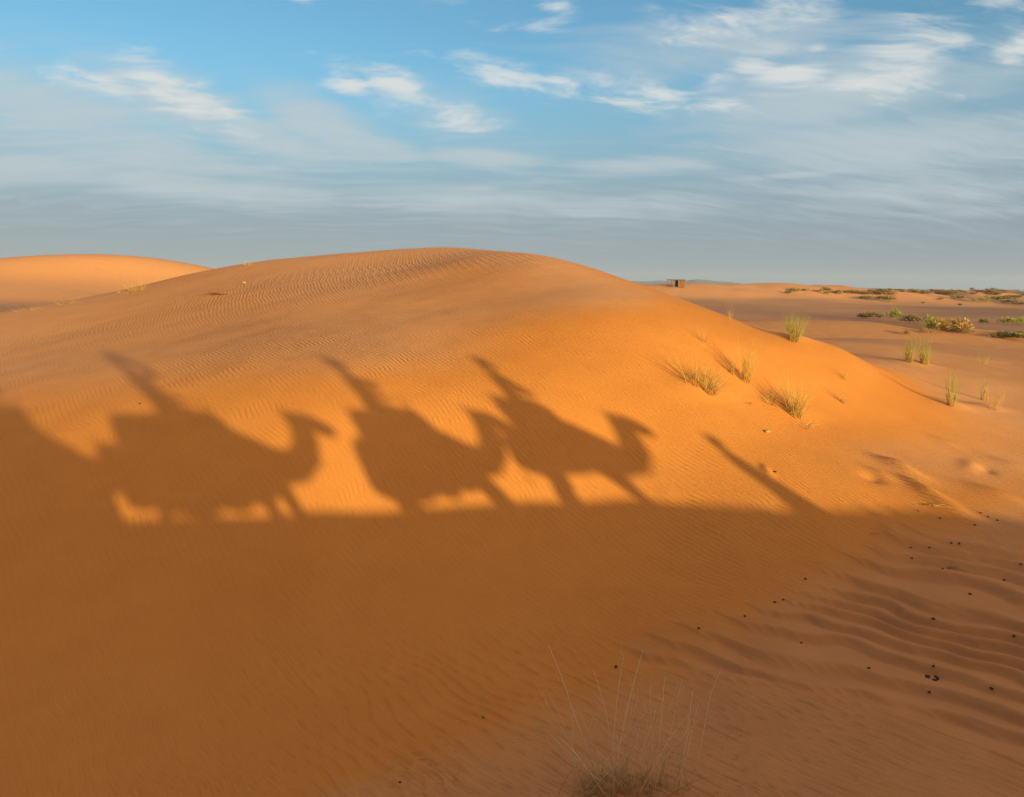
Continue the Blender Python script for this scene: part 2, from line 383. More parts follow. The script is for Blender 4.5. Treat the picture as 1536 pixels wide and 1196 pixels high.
    o = bpy.data.objects.new('sand', me); COL.objects.link(o); me.materials.append(sand_material())
    o['kind'] = 'structure'
    return o
build_ground()

# ------------------------------------------------------------------ camera
cam = bpy.data.cameras.new('camera'); co = bpy.data.objects.new('camera', cam); COL.objects.link(co)
cam.sensor_width = 36; cam.lens = 36*F/1536; cam.clip_start = .05; cam.clip_end = 20000
c_, s_ = math.cos(ROLL), math.sin(ROLL); cp_, sp_ = math.cos(PITCH), math.sin(PITCH)
right = Vector((c_, s_*sp_, s_*cp_)); up = Vector((-s_, c_*sp_, c_*cp_)); fwd = Vector((0, cp_, -sp_))
M = Matrix((right, up, -fwd)).transposed().to_4x4(); M.translation = Vector((0, 0, CAMZ))
co.matrix_world = M; scene.camera = co

# ------------------------------------------------------------------ sun and sky
sl = bpy.data.lights.new('sun', 'SUN'); sl.energy = SUN_STRENGTH; sl.angle = R(.75); sl.color = SUN_COLOR
so = bpy.data.objects.new('sun', sl); COL.objects.link(so)
so.rotation_euler = Vector(SUND).to_track_quat('-Z', 'Y').to_euler(); so.location = (40, -60, 40)

def build_world():
    w = bpy.data.worlds.new('World'); scene.world = w; w.use_nodes = True
    nt = w.node_tree; nt.nodes.clear()
    out = nt.nodes.new('ShaderNodeOutputWorld'); bg = nt.nodes.new('ShaderNodeBackground'); nt.links.new(bg.outputs[0], out.inputs[0])
    bg.inputs['Strength'].default_value = SKY_STRENGTH
    sky = nt.nodes.new('ShaderNodeTexSky'); sky.sky_type = 'NISHITA'; sky.sun_disc = False
    sky.sun_elevation = SUN_EL; sky.sun_rotation = SUN_AZ+math.pi
    sky.air_density = 1.0; sky.dust_density = SKY_DUST; sky.ozone_density = SKY_OZONE; sky.altitude = 700
    tc = nt.nodes.new('ShaderNodeTexCoord'); sep = nt.nodes.new('ShaderNodeSeparateXYZ'); nt.links.new(tc.outputs['Generated'], sep.inputs[0])
    x, y, z = sep.outputs
    el = math_(nt, 'MULTIPLY', math_(nt, 'ARCSINE', z), 180/math.pi)
    az = math_(nt, 'MULTIPLY', math_(nt, 'ARCTAN2', x, y), 180/math.pi)
    zz = math_(nt, 'ADD', math_(nt, 'MAXIMUM', z, 0.0), .20)
    px = math_(nt, 'DIVIDE', x, zz); py = math_(nt, 'DIVIDE', y, zz)
    comb = nt.nodes.new('ShaderNodeCombineXYZ'); nt.links.new(px, comb.inputs[0]); nt.links.new(py, comb.inputs[1])
    mp = nt.nodes.new('ShaderNodeMapping'); nt.links.new(comb.outputs[0], mp.inputs[0]); mp.inputs['Rotation'].default_value = (0, 0, R(-14)); mp.inputs['Scale'].default_value = (1.0, 1.5, 1)
    v = mp.outputs[0]
    # warp
    nz = nt.nodes.new('ShaderNodeTexNoise'); nz.inputs['Scale'].default_value = 1.4; nz.inputs['Detail'].default_value = 3; nt.links.new(v, nz.inputs['Vector'])
    sub = nt.nodes.new('ShaderNodeVectorMath'); sub.operation = 'MULTIPLY_ADD'; nt.links.new(nz.outputs['Color'], sub.inputs[0]); sub.inputs[1].default_value = (.55, .55, 0); nt.links.new(v, sub.inputs[2])
    wv = sub.outputs[0]
    fine = noise(nt, wv, 6.0, 9, .60); wisp = noise(nt, wv, 2.0, 6, .55)
    mp2 = nt.nodes.new('ShaderNodeMapping'); nt.links.new(wv, mp2.inputs[0]); mp2.inputs['Scale'].default_value = (1.2, 4.5, 1); mp2.inputs['Rotation'].default_value = (0, 0, R(24))
    streak = noise(nt, mp2.outputs[0], 2.2, 8, .58)
    # where the banks of cloud hang: (azimuth, elevation, half width, half height, tilt, weight) in degrees
    total = None; soft = None
    for a0, e0, wa, we, tilt, wt, kind in CLOUDS:
        da = math_(nt, 'SUBTRACT', az, a0); de = math_(nt, 'SUBTRACT', el, e0)
        ct, st = math.cos(R(tilt)), math.sin(R(tilt))
        u = math_(nt, 'MULTIPLY_ADD', da, ct/wa, math_(nt, 'MULTIPLY', de, st/wa))
        q = math_(nt, 'MULTIPLY_ADD', da, -st/we, math_(nt, 'MULTIPLY', de, ct/we))
        d2 = math_(nt, 'ADD', math_(nt, 'MULTIPLY', u, u), math_(nt, 'MULTIPLY', q, q))
        g = math_(nt, 'MULTIPLY', math_(nt, 'POWER', math.e, math_(nt, 'MULTIPLY', d2, -1.0)), wt)
        if kind: soft = g if soft is None else math_(nt, 'MAXIMUM', soft, g)
        else: total = g if total is None else math_(nt, 'MAXIMUM', total, g)
    def smooth(val, lo, hi):
        n = nt.nodes.new('ShaderNodeMapRange'); n.interpolation_type = 'SMOOTHSTEP'; nt.links.new(val, n.inputs[0]); n.inputs[1].default_value = lo; n.inputs[2].default_value = hi
        return n.outputs[0]
    crisp = math_(nt, 'ADD', math_(nt, 'MULTIPLY', math_(nt, 'SUBTRACT', fine, .5), 3.0), math_(nt, 'MULTIPLY', math_(nt, 'SUBTRACT', streak, .5), .8))
    body = math_(nt, 'ADD', crisp, math_(nt, 'MULTIPLY', total, 1.25))
    dens = math_(nt, 'POWER', smooth(body, .30, 1.55), 1.25)
    s1 = math_(nt, 'ADD', math_(nt, 'MULTIPLY', wisp, .5), math_(nt, 'MULTIPLY', streak, .45))
    dsoft = math_(nt, 'MULTIPLY', smooth(math_(nt, 'ADD', s1, math_(nt, 'MULTIPLY', soft, .62)), .55, 1.05), .80)
    veil = math_(nt, 'MULTIPLY', math_(nt, 'SUBTRACT', 1.0, smooth(el, 3.0, 15.5)), .88)
    band = math_(nt, 'MULTIPLY', smooth(streak, .40, .68), math_(nt, 'MULTIPLY', smooth(el, 1.0, 4.5), math_(nt, 'SUBTRACT', 1.0, smooth(el, 8.5, 11.5))))
    skyc = mixc(nt, 1.0, sky.outputs[0], SKY_TINT, 'MULTIPLY')
    c = mixc(nt, veil, skyc, VEIL_COL)
    sunward = math_(nt, 'ADD', math_(nt, 'MULTIPLY', x, -math.sin(SUN_AZ)), math_(nt, 'MULTIPLY', y, -math.cos(SUN_AZ)))
    c = mixc(nt, smooth(sunward, .1, .8), c, sky.outputs[0], 'LIGHTEN')
    c = mixc(nt, dsoft, c, SOFT_COL)
    c = mixc(nt, math_(nt, 'MULTIPLY', band, .22), c, SOFT_COL)
    sunward = math_(nt, 'ADD', math_(nt, 'MULTIPLY', x, -math.sin(SUN_AZ)), math_(nt, 'MULTIPLY', y, -math.cos(SUN_AZ)))
    # unseen cloud sheet added overhead and sunward to lift the shaded sand
    sheet = math_(nt, 'MULTIPLY', math_(nt, 'MULTIPLY', smooth(wisp, .30, .62), smooth(el, 22.0, 42.0)), FILL_SHEET)
    c = mixc(nt, sheet, c, mixc(nt, smooth(sunward, -.1, .7), FILL_SHEET_COL, FILL_SHEET_WARM))
    c = mixc(nt, math_(nt, 'MULTIPLY', dens, .88), c, CLOUD_COL)
    nt.links.new(c, bg.inputs['Color'])
build_world()
scene.view_settings.view_transform = 'Standard'; scene.view_settings.look = 'None'; scene.view_settings.exposure = EXPOSURE; scene.view_settings.gamma = 1

# ------------------------------------------------------------------ bodies: tapered tubes fused into one skin
def tube(bm, pts, seg=14, cap=True):
    """pts: list of (Vector, radius across, radius up)"""
    rings = []
    n = len(pts)
    for i, (p, ra, rb) in enumerate(pts):
        t = (pts[min(i+1, n-1)][0]-pts[max(i-1, 0)][0]).normalized()
        side = Vector((0, 1, 0)) if abs(t.y) < .9 else Vector((1, 0, 0))
        upv = side.cross(t).normalized(); sd = t.cross(upv).normalized()
        rings.append([bm.verts.new(p+sd*(math.cos(a)*ra)+upv*(math.sin(a)*rb)) for a in [2*math.pi*k/seg for k in range(seg)]])
    for a, b in zip(rings, rings[1:]):
        for k in range(seg):
            bm.faces.new((a[k], a[(k+1) % seg], b[(k+1) % seg], b[k]))
    if cap:
        for ring, i, j in ((rings[0], 0, 1), (rings[-1], -1, -2)):
            d = (pts[i][0]-pts[j][0]).normalized()*min(pts[i][1], pts[i][2])*.6
            c = bm.verts.new(pts[i][0]+d)
            for k in range(seg):
                f = (ring[k], ring[(k+1) % seg], c)
                bm.faces.new(f if i else f[::-1])
def ball(bm, c, rx, ry, rz, rot=None):
    m = Matrix.Translation(c) @ (rot.to_4x4() if rot else Matrix.Identity(4)) @ Matrix.Diagonal((rx, ry, rz, 1))
    bmesh.ops.create_uvsphere(bm, u_segments=16, v_segments=10, radius=1, matrix=m)
def obj(name, bm, mats, parent=None, smooth=True):
    bmesh.ops.recalc_face_normals(bm, faces=bm.faces)
    me = bpy.data.meshes.new(name); bm.to_mesh(me); bm.free()
    for m in (mats if isinstance(mats, (list, tuple)) else [mats]): me.materials.append(m)
    if smooth: me.polygons.foreach_set('use_smooth', np.ones(len(me.polygons), bool))
    o = bpy.data.objects.new(name, me); COL.objects.link(o)
    if parent: o.parent = parent
    return o
def fuse(o, voxel, smooth_it=6):
    md = o.modifiers.new('remesh', 'REMESH'); md.mode = 'VOXEL'; md.voxel_size = voxel; md.use_smooth_shade = True
    sm = o.modifiers.new('smooth', 'SMOOTH'); sm.iterations = smooth_it; sm.factor = .5
    dg = bpy.context.evaluated_depsgraph_get()
    me = bpy.data.meshes.new_from_object(o.evaluated_get(dg)); o.modifiers.clear()
    old = o.data; nm = old.name; o.data = me; bpy.data.meshes.remove(old); me.name = nm
    me.polygons.foreach_set('use_smooth', np.ones(len(me.polygons), bool))
    return o
def thing(name, label, cat, loc=(0,0,0), rotz=0, group=None):
    o = bpy.data.objects.new(name, None); COL.objects.link(o); o.empty_display_size = .3
    o.location = loc; o.rotation_euler = (0, 0, rotz)
    o['label'] = label; o['category'] = cat
    if group: o['group'] = group
    return o
def tag(o, label, cat, group=None):
    o['label'] = label; o['category'] = cat
    if group: o['group'] = group
    return o
V = Vector
M_FUR = simple_mat('camel_fur', (.30,.185,.095), (.40,.26,.14), 7, .95, .01)
M_BLANKET = simple_mat('saddle_blanket', (.16,.035,.03), (.24,.07,.05), 14, .95, .004)
M_PAD = simple_mat('saddle_pad', (.10,.10,.16), (.20,.16,.12), 10, .9, .004)
M_METAL = simple_mat('worn_steel', (.25,.24,.23), (.38,.37,.35), 20, .45)
M_SKIN = simple_mat('skin', (.30,.165,.10), (.36,.21,.13), 12, .6)
M_SHIRT = simple_mat('blue_cotton', (.05,.10,.25), (.08,.15,.33), 9, .9)
M_SHIRT2 = simple_mat('white_cotton', (.55,.53,.48), (.65,.63,.58), 9, .9)
M_TROUSER = simple_mat('grey_trousers', (.10,.10,.11), (.16,.15,.15), 9, .9)
M_TURBAN = simple_mat('ochre_turban', (.40,.22,.05), (.52,.30,.08), 16, .9)
M_ROBE = simple_mat('indigo_robe', (.03,.05,.16), (.05,.08,.22), 7, .9)
M_DARK = simple_mat('dark_leather', (.03,.022,.016), (.05,.038,.028), 12, .6)

def camel(q, sx, sz, neck, headpts, legs, blanket_low, saddle, label, fill_bags=()):
    """local x points the way the caravan walks; neck/head as (x, z, radius)"""
    xy = TRACK0+q*WALK[:2]
    foot = h1(xy[0], xy[1])
    root = thing('camel', label, 'camel', (xy[0], xy[1], foot), math.atan2(WALK[1], WALK[0]), 'camels of the caravan')
    def P(x, y, z): return V((x*sx, y*min(sx, 1.05), z*sz))
    bm = bmesh.new()
    tube(bm, [(P(x, 0, z), a, b) for x, z, a, b in ((-1.02,1.42,.14,.18),(-.9,1.41,.30,.32),(-.6,1.41,.40,.40),(-.2,1.42,.44,.44),(.2,1.41,.44,.43),(.55,1.38,.37,.38),(.80,1.36,.27,.31),(.95,1.34,.16,.2))], 18)
    tube(bm, [(P(-.12,0,1.62), .36,.50), (P(-.12,0,1.88), .27,.36), (P(-.12,0,2.08), .14,.2)], 14)
    tube(bm, [(P(.25,0,1.72), .26,.40), (P(.62,0,1.58), .26,.37), (P(.95,0,1.45), .24,.30), (P(1.2,0,1.38), .2,.24)], 14)
    tube(bm, [(P(x, 0, z), r*.82, r) for x, z, r in neck], 14)
    tube(bm, [(P(x, 0, z), r*.85, r) for x, z, r in headpts], 14)
    hx, hz, hr = headpts[0]
    for s in (-1, 1):
        tube(bm, [(P(hx+.06, s*.09, hz+.04), .035,.045), (P(hx, s*.15, hz+.13), .03,.04), (P(hx-.03, s*.17, hz+.19), .015,.018)], 8)
    for kind, x0, x1, s in legs:
        y = s*.22
        if kind == 'rear':
            pts = [(x0,y*.9,1.42,.23,.27),(x0+.06,y,1.12,.20,.24),(x0*.6+x1*.4+.08,y,.88,.13,.16),(x0*.3+x1*.7-.06,y,.62,.085,.105),(x1-.02,y,.3,.055,.06),(x1,y,.1,.06,.065)]
        else:
            pts = [(x0,y*.9,1.38,.18,.27),(x0+.02,y,1.08,.15,.20),(x0*.6+x1*.4,y,.86,.11,.14),(x0*.45+x1*.55+.03,y,.60,.09,.105),(x1-.02,y,.3,.052,.055),(x1,y,.1,.06,.06)]
        tube(bm, [(P(a,b,c), d, e) for a,b,c,d,e in pts], 12)
        tube(bm, [(P(x1-.06,y,.05), .085,.05),(P(x1+.06,y,.045), .095,.045),(P(x1+.13,y,.035), .06,.03)], 10)
    tube(bm, [(P(-1.02,0,1.5), .035,.04),(P(-1.12,0,1.3), .03,.03),(P(-1.12,0,1.05), .025,.025),(P(-1.1,0,.85), .04,.04)], 8)
    body = obj('body', bm, M_FUR, root); fuse(body, .028)
    # blanket hanging over the back
    bm = bmesh.new(); rings = []
    xs = np.linspace(-.98, .42, 13)
    for k, x in enumerate(xs):
        e = abs(x+.28)/.70
        top = 1.94-.12*e*e; w = .50-.05*e*e; low = blanket_low+.26*e**3
        prof = [(0,top),(.18,top-.02),(.33,top-.09),(.44,top-.24),(w,top-.45),(w+.035,(top+low)/2-.15),(w+.03,low)]
        outer = [(y,z) for y,z in prof[::-1]]+[(-y,z) for y,z in prof[1:]]
        inner = [(y*.92,z-.03 if abs(y)<.4 else z+.002) for y,z in outer][::-1]
        rings.append([bm.verts.new(P(x, y, z+.012*math.sin(7*x+3*y))) for y, z in outer+inner])
    for a, b in zip(rings, rings[1:]):
        m = len(a)
        for k in range(m): bm.faces.new((a[k], a[(k+1) % m], b[(k+1) % m], b[k]))
    bm.faces.new(rings[0][::-1]); bm.faces.new(rings[-1])
    obj('saddle_blanket', bm, M_BLANKET, root)
    # padded ring saddle round the hump: rolled pads with a peak at the back
    bm = bmesh.new()
    xr, xf, zr, zf, tip = saddle
    for s in (-1, 1):
        tube(bm, [(P(xr-.02, s*.05, zr-.17), .08,.12),(P(xr+.12, s*.22, zr-.15), .13,.15),((P((xr+xf)/2, s*.30, zr-.13)), .14,.15),(P(xf-.10, s*.20, zf-.14), .12,.13),(P(xf-.02, s*.05, zf-.15), .08,.11)], 12)
    tube(bm, [(P(tip[0], 0, tip[1]-.02), .10,.02),(P(tip[0]+.10, 0, tip[1]-.06), .20,.06),(P(xr+.15, 0, zr-.13), .26,.13)], 12)
    tube(bm, [(P(xr+.1, 0, zr-.12), .2,.10),(P((xr+xf)/2, 0, zr-.09), .26,.10),(P(xf-.1, 0, zf-.12), .2,.10)], 12)
    tube(bm, [(P(tip[0]+.08, 0, tip[1]-.22), .3,.20),(P((tip[0]+xr)/2+.1, 0, zr-.24), .36,.22),(P((xr+xf)/2, 0, zr-.22), .4,.22),(P(xf-.05, 0, zf-.22), .34,.22)], 14)
    tube(bm, [(P(xf-.12, 0, zf-.2), .2,.16),(P(xf+.02, 0, zf-.22), .17,.14),(P(xf+.14, 0, zf-.42), .16,.12)], 12)
    tube(bm, [(P(tip[0]+.02, 0, tip[1]-.05), .16,.05),(P(tip[0]+.12, 0, tip[1]-.28), .34,.16),(P(tip[0]+.17, 0, tip[1]-.55), .40,.16),(P(tip[0]+.24, 0, tip[1]-.85), .36,.14)], 14)
    sd = obj('saddle', bm, M_PAD, root); fuse(sd, .03, 3)
    for bx, z0, z1, br in fill_bags:  # bags added to close light gaps in the caravan's shadow
        for s in (-1, 1):
            bm = bmesh.new(); tube(bm, [(P(bx, s*.44, z1), .10,br*.5),(P(bx, s*.50, z1-.12), .13,br*.9),(P(bx, s*.52, (z0+z1)/2), .15,br),(P(bx, s*.51, z0+.08), .14,br*.95),(P(bx, s*.50, z0), .08,br*.7)], 14)
            obj('shadow_fill_bag', bm, M_BLANKET, root)
    # steel grip in front of the rider
    bm = bmesh.new(); hx0 = xf-.02
    for s in (-1, 1): tube(bm, [(P(hx0,s*.16,zf-.18),.014,.014),(P(hx0-.01,s*.13,zf+.10),.014,.014),(P(hx0-.01,s*.10,zf+.17),.014,.014)], 8)
    tube(bm, [(P(hx0-.01,-.11,zf+.17),.016,.016),(P(hx0-.01,.11,zf+.17),.016,.016)], 8)
    obj('saddle_grip', bm, M_METAL, sd)
    bm = bmesh.new()
    nx, nz, nr = headpts[-2]
    ringp = [P(nx, math.cos(a)*nr*.98, nz+math.sin(a)*nr*1.1) for a in np.linspace(0, 2*math.pi, 15)]
    tube(bm, [(p, .012,.012) for p in ringp], 6, False)
    nx2, nz2, nr2 = headpts[1]
    tube(bm, [(P(nx, -nr*.95, nz), .01,.01),(P(nx2-.05, -nr2*.95, nz2), .01,.01)], 6)
    tube(bm, [(P(nx, nr*.95, nz), .01,.01),(P(nx2-.05, nr2*.95, nz2), .01,.01)], 6)
    obj('halter', bm, M_DARK, root)
    return root, P, foot

def hand(bm, p, d, up, s=1.0, curl=.6):
    """palm at p pointing along d, back of the hand towards up; five separate fingers curling in"""
    d = d.normalized(); side = d.cross(up).normalized(); upn = side.cross(d).normalized()
    tube(bm, [(p, .026*s,.018*s),(p+d*.045*s, .038*s,.016*s),(p+d*.085*s, .040*s,.014*s)], 10)
    for k, L in enumerate((.068,.078,.073,.058)):
        b = p+d*.085*s+side*((k-1.5)*.021*s)
        q = b; ang = 0; pts = [(b, .0105*s,.0105*s)]
        for f in (.45,.32,.23):
            ang += curl*(.7+.1*k)
            q = q+(d*math.cos(ang)-upn*math.sin(ang))*L*f*s; pts.append((q, .0098*s,.0098*s))
        tube(bm, pts, 8)
    b = p+d*.025*s-side*.035*s
    tube(bm, [(b, .013*s,.013*s),(b+(d*.6-side*.7-upn*.2)*.04*s, .0115*s,.0115*s),(b+(d*1.1-side*.75-upn*.6)*.062*s, .010*s,.010*s)], 8)

def person_rider(root, P, foot, seat, lean, pose, label, mats, scale=1.0):
    """a seated rider astride the saddle; seat=(x,z) local to the camel"""
    r = thing('person', label, 'person', root.location, root.rotation_euler.z, 'people of the caravan')
    sx0, sz0 = seat
    base = P(sx0, 0, sz0)
    def T(x, y, z): return base+V(((x+lean*max(z, 0)), y, z))*scale
    def tb(bm, pts, seg=12): tube(bm, [(T(*p), a*scale, b*scale) for p, a, b in pts], seg)
    bm = bmesh.new()
    tb(bm, [((-.02,0,-.06),.15,.11),((-.02,0,.06),.175,.125),((0,0,.22),.155,.11),((.0,0,.38),.18,.125),((0,0,.50),.19,.115),((0,0,.57),.12,.09),((.005,0,.60),.065,.065),((.02,0,.68),.055,.058)], 16)
    ball(bm, T(.04,0,.78), .092*scale,.076*scale,.115*scale)
    ball(bm, T(.075,0,.725), .05*scale,.052*scale,.05*scale)      # jaw
    tb(bm, [((.12,0,.80),.012,.012),((.145,0,.765),.018,.016)], 8)   # nose
    for s in (-1, 1):
        ball(bm, T(.03,s*.078,.77), .02*scale,.012*scale,.032*scale)
        ball(bm, T(.118,s*.032,.795), .014*scale,.016*scale,.011*scale)
        # thigh, shin and foot hanging on each side of the saddle
        tb(bm, [((.02,s*.10,.0),.10,.10),((.20,s*.30,-.10),.085,.09),((.34,s*.47,-.24),.065,.068),((.33,s*.53,-.42),.06,.064),((.26,s*.55,-.66),.045,.045),((.27,s*.55,-.74),.045,.05)], 12)
        tb(bm, [((.24,s*.55,-.76),.045,.04),((.34,s*.57,-.80),.045,.035),((.43,s*.58,-.82),.035,.025)], 10)
    for s in (-1, 1):
        sh = (0,s*.19,.515)
        if pose == 'grip' or (pose == 'raised' and s == -1):
            el = (.17,s*.30,.26) if s == 1 else (.16,s*.29,.27); wr = (.40,s*.12,.17); dr = V((.9,-s*.5,-.1))
        elif pose == 'elbow' :
            el = (.20,s*.27,.33); wr = (.30,s*.09,.47) if s == 1 else (.40,s*.12,.17); dr = V((.5,-s*.5,.4))
        else:                                       # arm lifted, hand held above the head
            el = (.30,s*.20,.56); wr = (.12,s*.10,.98); dr = V((-.45,-s*.3,1))
        tb(bm, [(sh,.062,.066),(((sh[0]+el[0])/2,(sh[1]+el[1])/2,(sh[2]+el[2])/2),.053,.053),(el,.042,.044),(((wr[0]+el[0])/2,(wr[1]+el[1])/2,(wr[2]+el[2])/2),.042,.042),(wr,.027,.030)], 12)
        hand(bm, T(*wr), V((dr.x, dr.y, dr.z)), V((0, s*.3, 1)) if dr.z < .6 else V((1, 0, .3)), scale)
    body = obj('body', bm, M_SKIN, r); fuse(body, .0125, 2)
    bm = bmesh.new()
    tb(bm, [((-.02,0,-.075),.185,.14),((-.02,0,.06),.195,.145),((0,0,.22),.178,.13),((.0,0,.38),.20,.145),((0,0,.50),.208,.135),((0,0,.575),.14,.105),((.004,0,.605),.085,.085)], 16)
    for s in (-1, 1):
        sh = (0,s*.19,.515)
        if pose == 'raised' and s == 1: el, wr = (.30,s*.20,.56), (.14,s*.11,.93)
        elif pose == 'elbow' and s == 1: el, wr = (.20,s*.27,.33), (.29,s*.10,.45)
        else: el, wr = (.165,s*.295,.265), (.37,s*.14,.18)
        tb(bm, [(sh,.085,.088),(((sh[0]+el[0])/2,(sh[1]+el[1])/2,(sh[2]+el[2])/2),.074,.074),(el,.062,.064),(((wr[0]+el[0])/2,(wr[1]+el[1])/2,(wr[2]+el[2])/2),.058,.058),(wr,.046,.048)], 12)
    obj_ = obj('shirt', bm, mats[0], r); fuse(obj_, .02, 3)
    bm = bmesh.new()
    for s in (-1, 1):
        tb(bm, [((.0,s*.08,.0),.125,.125),((.20,s*.30,-.10),.105,.108),((.34,s*.47,-.24),.085,.088),((.33,s*.53,-.42),.078,.082),((.265,s*.55,-.64),.065,.066)], 12)
    o2 = obj('trousers', bm, M_TROUSER, r); fuse(o2, .02, 3)
    bm = bmesh.new()
    for k in range(4):
        pts = []
        for a in np.linspace(0, 2*math.pi, 17):
            pts.append((T(.035+math.cos(a)*(.138-.012*k), math.sin(a)*(.128-.011*k), .80+.036*k+.012*math.cos(a+k*1.4)), (.038*scale),(.032*scale)))
        tube(bm, pts, 8, False)
    ball(bm, T(.03,0,.93), .11*scale,.10*scale,.085*scale)
    tb(bm, [((-.06,.02,.80),.04,.02),((-.10,.04,.66),.05,.018),((-.12,.05,.52),.06,.012)], 8)
    o3 = obj('turban', bm, mats[1], r); fuse(o3, .014, 2)
    return r

NECK = ((.72,1.40,.35),(1.08,1.33,.32),(1.38,1.35,.29),(1.62,1.52,.255),(1.74,1.80,.225),(1.79,2.06,.20))
HEAD = ((1.62,2.20,.09),(1.78,2.14,.165),(1.97,2.09,.175),(2.14,1.99,.145),(2.28,1.91,.11))
NECK0 = ((.72,1.38,.36),(1.10,1.24,.36),(1.45,1.15,.33),(1.75,1.18,.29),(1.95,1.30,.24),(2.05,1.40,.20))
HEAD0 = ((1.62,1.56,.10),(1.80,1.52,.19),(2.05,1.46,.19),(2.30,1.36,.15),(2.48,1.26,.11))
c1, P1, f1 = camel(3.65, 1.12, 1.0, NECK, HEAD, (('rear',-.72,-.86,-1),('rear',-.56,-.34,1),('front',.74,.82,-1),('front',.84,1.08,1)), .66, (-.80,.42,2.26,2.30,(-1.30,2.26)), 'dark blanketed camel directly ahead of the photographer\'s mount', ((-1.0,.78,1.6,.32),(.42,.72,1.5,.30)))
c2, P2, f2 = camel(7.55, 1.0, 1.0, NECK, HEAD, (('rear',-.68,-.84,1),('rear',-.58,-.30,-1),('front',.80,1.08,1),('front',1.0,1.62,-1)), .72, (-.58,.46,2.33,2.34,(-.80,2.36)), 'camel in the middle of the caravan with tall padded saddle', ((.48,.80,1.5,.26),))
c3, P3, f3 = camel(10.55, .93, 1.03, tuple((x+.10, z-.10, r) for x, z, r in NECK), tuple((x+.14, z-.20, r) for x, z, r in HEAD), (('rear',-.62,-.74,1),('rear',-.50,-.22,-1),('front',.74,.92,1),('front',.8,1.16,-1)), 1.02, (-.48,.30,2.38,2.38,(-.62,2.52)), 'foremost camel of the caravan just behind the walking guide')
c0, P0_, f0 = camel(-.15, 1.18, 1.0, NECK0, HEAD0, (('rear',-.70,-.84,1),('rear',-.58,-.34,-1),('front',.82,1.00,1),('front',.95,1.55,-1)), .45, (-.60,.46,2.30,2.32,(-.82,2.34)), 'camel at the end of the caravan carrying the photographer', ((.52,.42,1.5,.32),(.98,.45,1.3,.32)))
person_rider(c1, P1, f1, (-.24,2.30), -.40, 'raised', 'rider in white with one arm lifted overhead on the large camel', (M_SHIRT2, M_TURBAN), 1.32)
person_rider(c2, P2, f2, (-.24,2.36), .05, 'elbow', 'rider in blue on the middle camel with one hand at the chest', (M_SHIRT, M_TURBAN), 1.12)
person_rider(c3, P3, f3, (-.14,2.36), .22, 'grip', 'rider in white on the foremost camel holding the saddle grip', (M_SHIRT2, M_ROBE), 1.02)
person_rider(c0, P0_, f0, (-.22,2.32), -.02, 'grip', 'photographer in blue riding the last camel of the caravan', (M_SHIRT, M_TURBAN), 1.0)

# guide walking ahead on foot
def walker(q, label, k=1.0, lat=0.0):
    xy = TRACK0+q*WALK[:2]
    xy = xy+np.array([WALK[1], -WALK[0]])*lat
    r = thing('person', label, 'person', (xy[0], xy[1], h1(xy[0], xy[1])), math.atan2(WALK[1], WALK[0]), 'people of the caravan')
    r.scale = (k, k, k)
    bm = bmesh.new()
    def tb(b, pts, seg=12): tube(b, [(V(p), a, c) for p, a, c in pts], seg)
    tb(bm, [((0,0,.88),.16,.12),((0,0,1.0),.165,.12),((0,0,1.15),.15,.105),((.01,0,1.32),.18,.12),((.01,0,1.43),.19,.11),((.01,0,1.50),.11,.08),((.02,0,1.54),.06,.06),((.03,0,1.61),.054,.056)], 16)
    ball(bm, V((.05,0,1.70)), .092,.076,.115); ball(bm, V((.085,0,1.645)), .05,.052,.05)
    tb(bm, [((.13,0,1.72),.012,.012),((.155,0,1.685),.018,.016)], 8)
    for s in (-1, 1):
        ball(bm, V((.04,s*.078,1.69)), .02,.012,.032); ball(bm, V((.128,s*.032,1.715)), .014,.016,.011)
        f = .22*s
        tb(bm, [((0,s*.09,.92),.095,.10),((f*.45,s*.10,.68),.08,.085),((f*.6+.03,s*.10,.48),.058,.06),((f*.8,s*.10,.28),.052,.055),((f,s*.10,.09),.038,.04)], 12)
        tb(bm, [((f-.04,s*.10,.05),.04,.045),((f+.06,s*.105,.04),.045,.035),((f+.17,s*.11,.03),.038,.022)], 10)
        g = -.20*s
        tb(bm, [((.01,s*.19,1.44),.06,.064),((g*.4,s*.235,1.28),.05,.05),((g*.7,s*.25,1.14),.042,.042),((g+.05,s*.245,1.0),.036,.036),((g+.10,s*.24,.90),.026,.028)], 12)
        hand(bm, V((g+.10,s*.24,.90)), V((.2,0,-1)), V((0,s,.2)))
    b = obj('body', bm, M_SKIN, r); fuse(b, .0125, 2)
    bm = bmesh.new()
    tb(bm, [((.0,0,.06),.40,.44),((.0,0,.45),.32,.35),((0,0,.85),.22,.21),((0,0,1.1),.19,.155),((.01,0,1.32),.20,.145),((.01,0,1.43),.208,.135),((.01,0,1.51),.13,.10),((.015,0,1.545),.08,.08)], 18)
    for s in (-1, 1):
        g = -.20*s
        tb(bm, [((.01,s*.19,1.44),.085,.09),((g*.4,s*.235,1.28),.085,.085),((g*.7,s*.25,1.14),.09,.09),((g+.06,s*.245,.98),.10,.10)], 12)
    o = obj('robe', bm, M_ROBE, r); fuse(o, .022, 3)
    bm = bmesh.new()
    for k in range(4):
        tube(bm, [(V((.045+math.cos(a)*(.125-.013*k), math.sin(a)*(.115-.012*k), 1.755+.028*k+.012*math.cos(a+k*1.4))), .03,.027) for a in np.linspace(0, 2*math.pi, 17)], 8, False)
    ball(bm, V((.04,0,1.83)), .078,.068,.06)
    tb(bm, [((-.05,.02,1.72),.045,.025),((-.09,.04,1.56),.055,.02),((-.11,.05,1.40),.06,.014)], 8)
    o = obj('turban', bm, M_TURBAN, r); fuse(o, .014, 2)
    return r
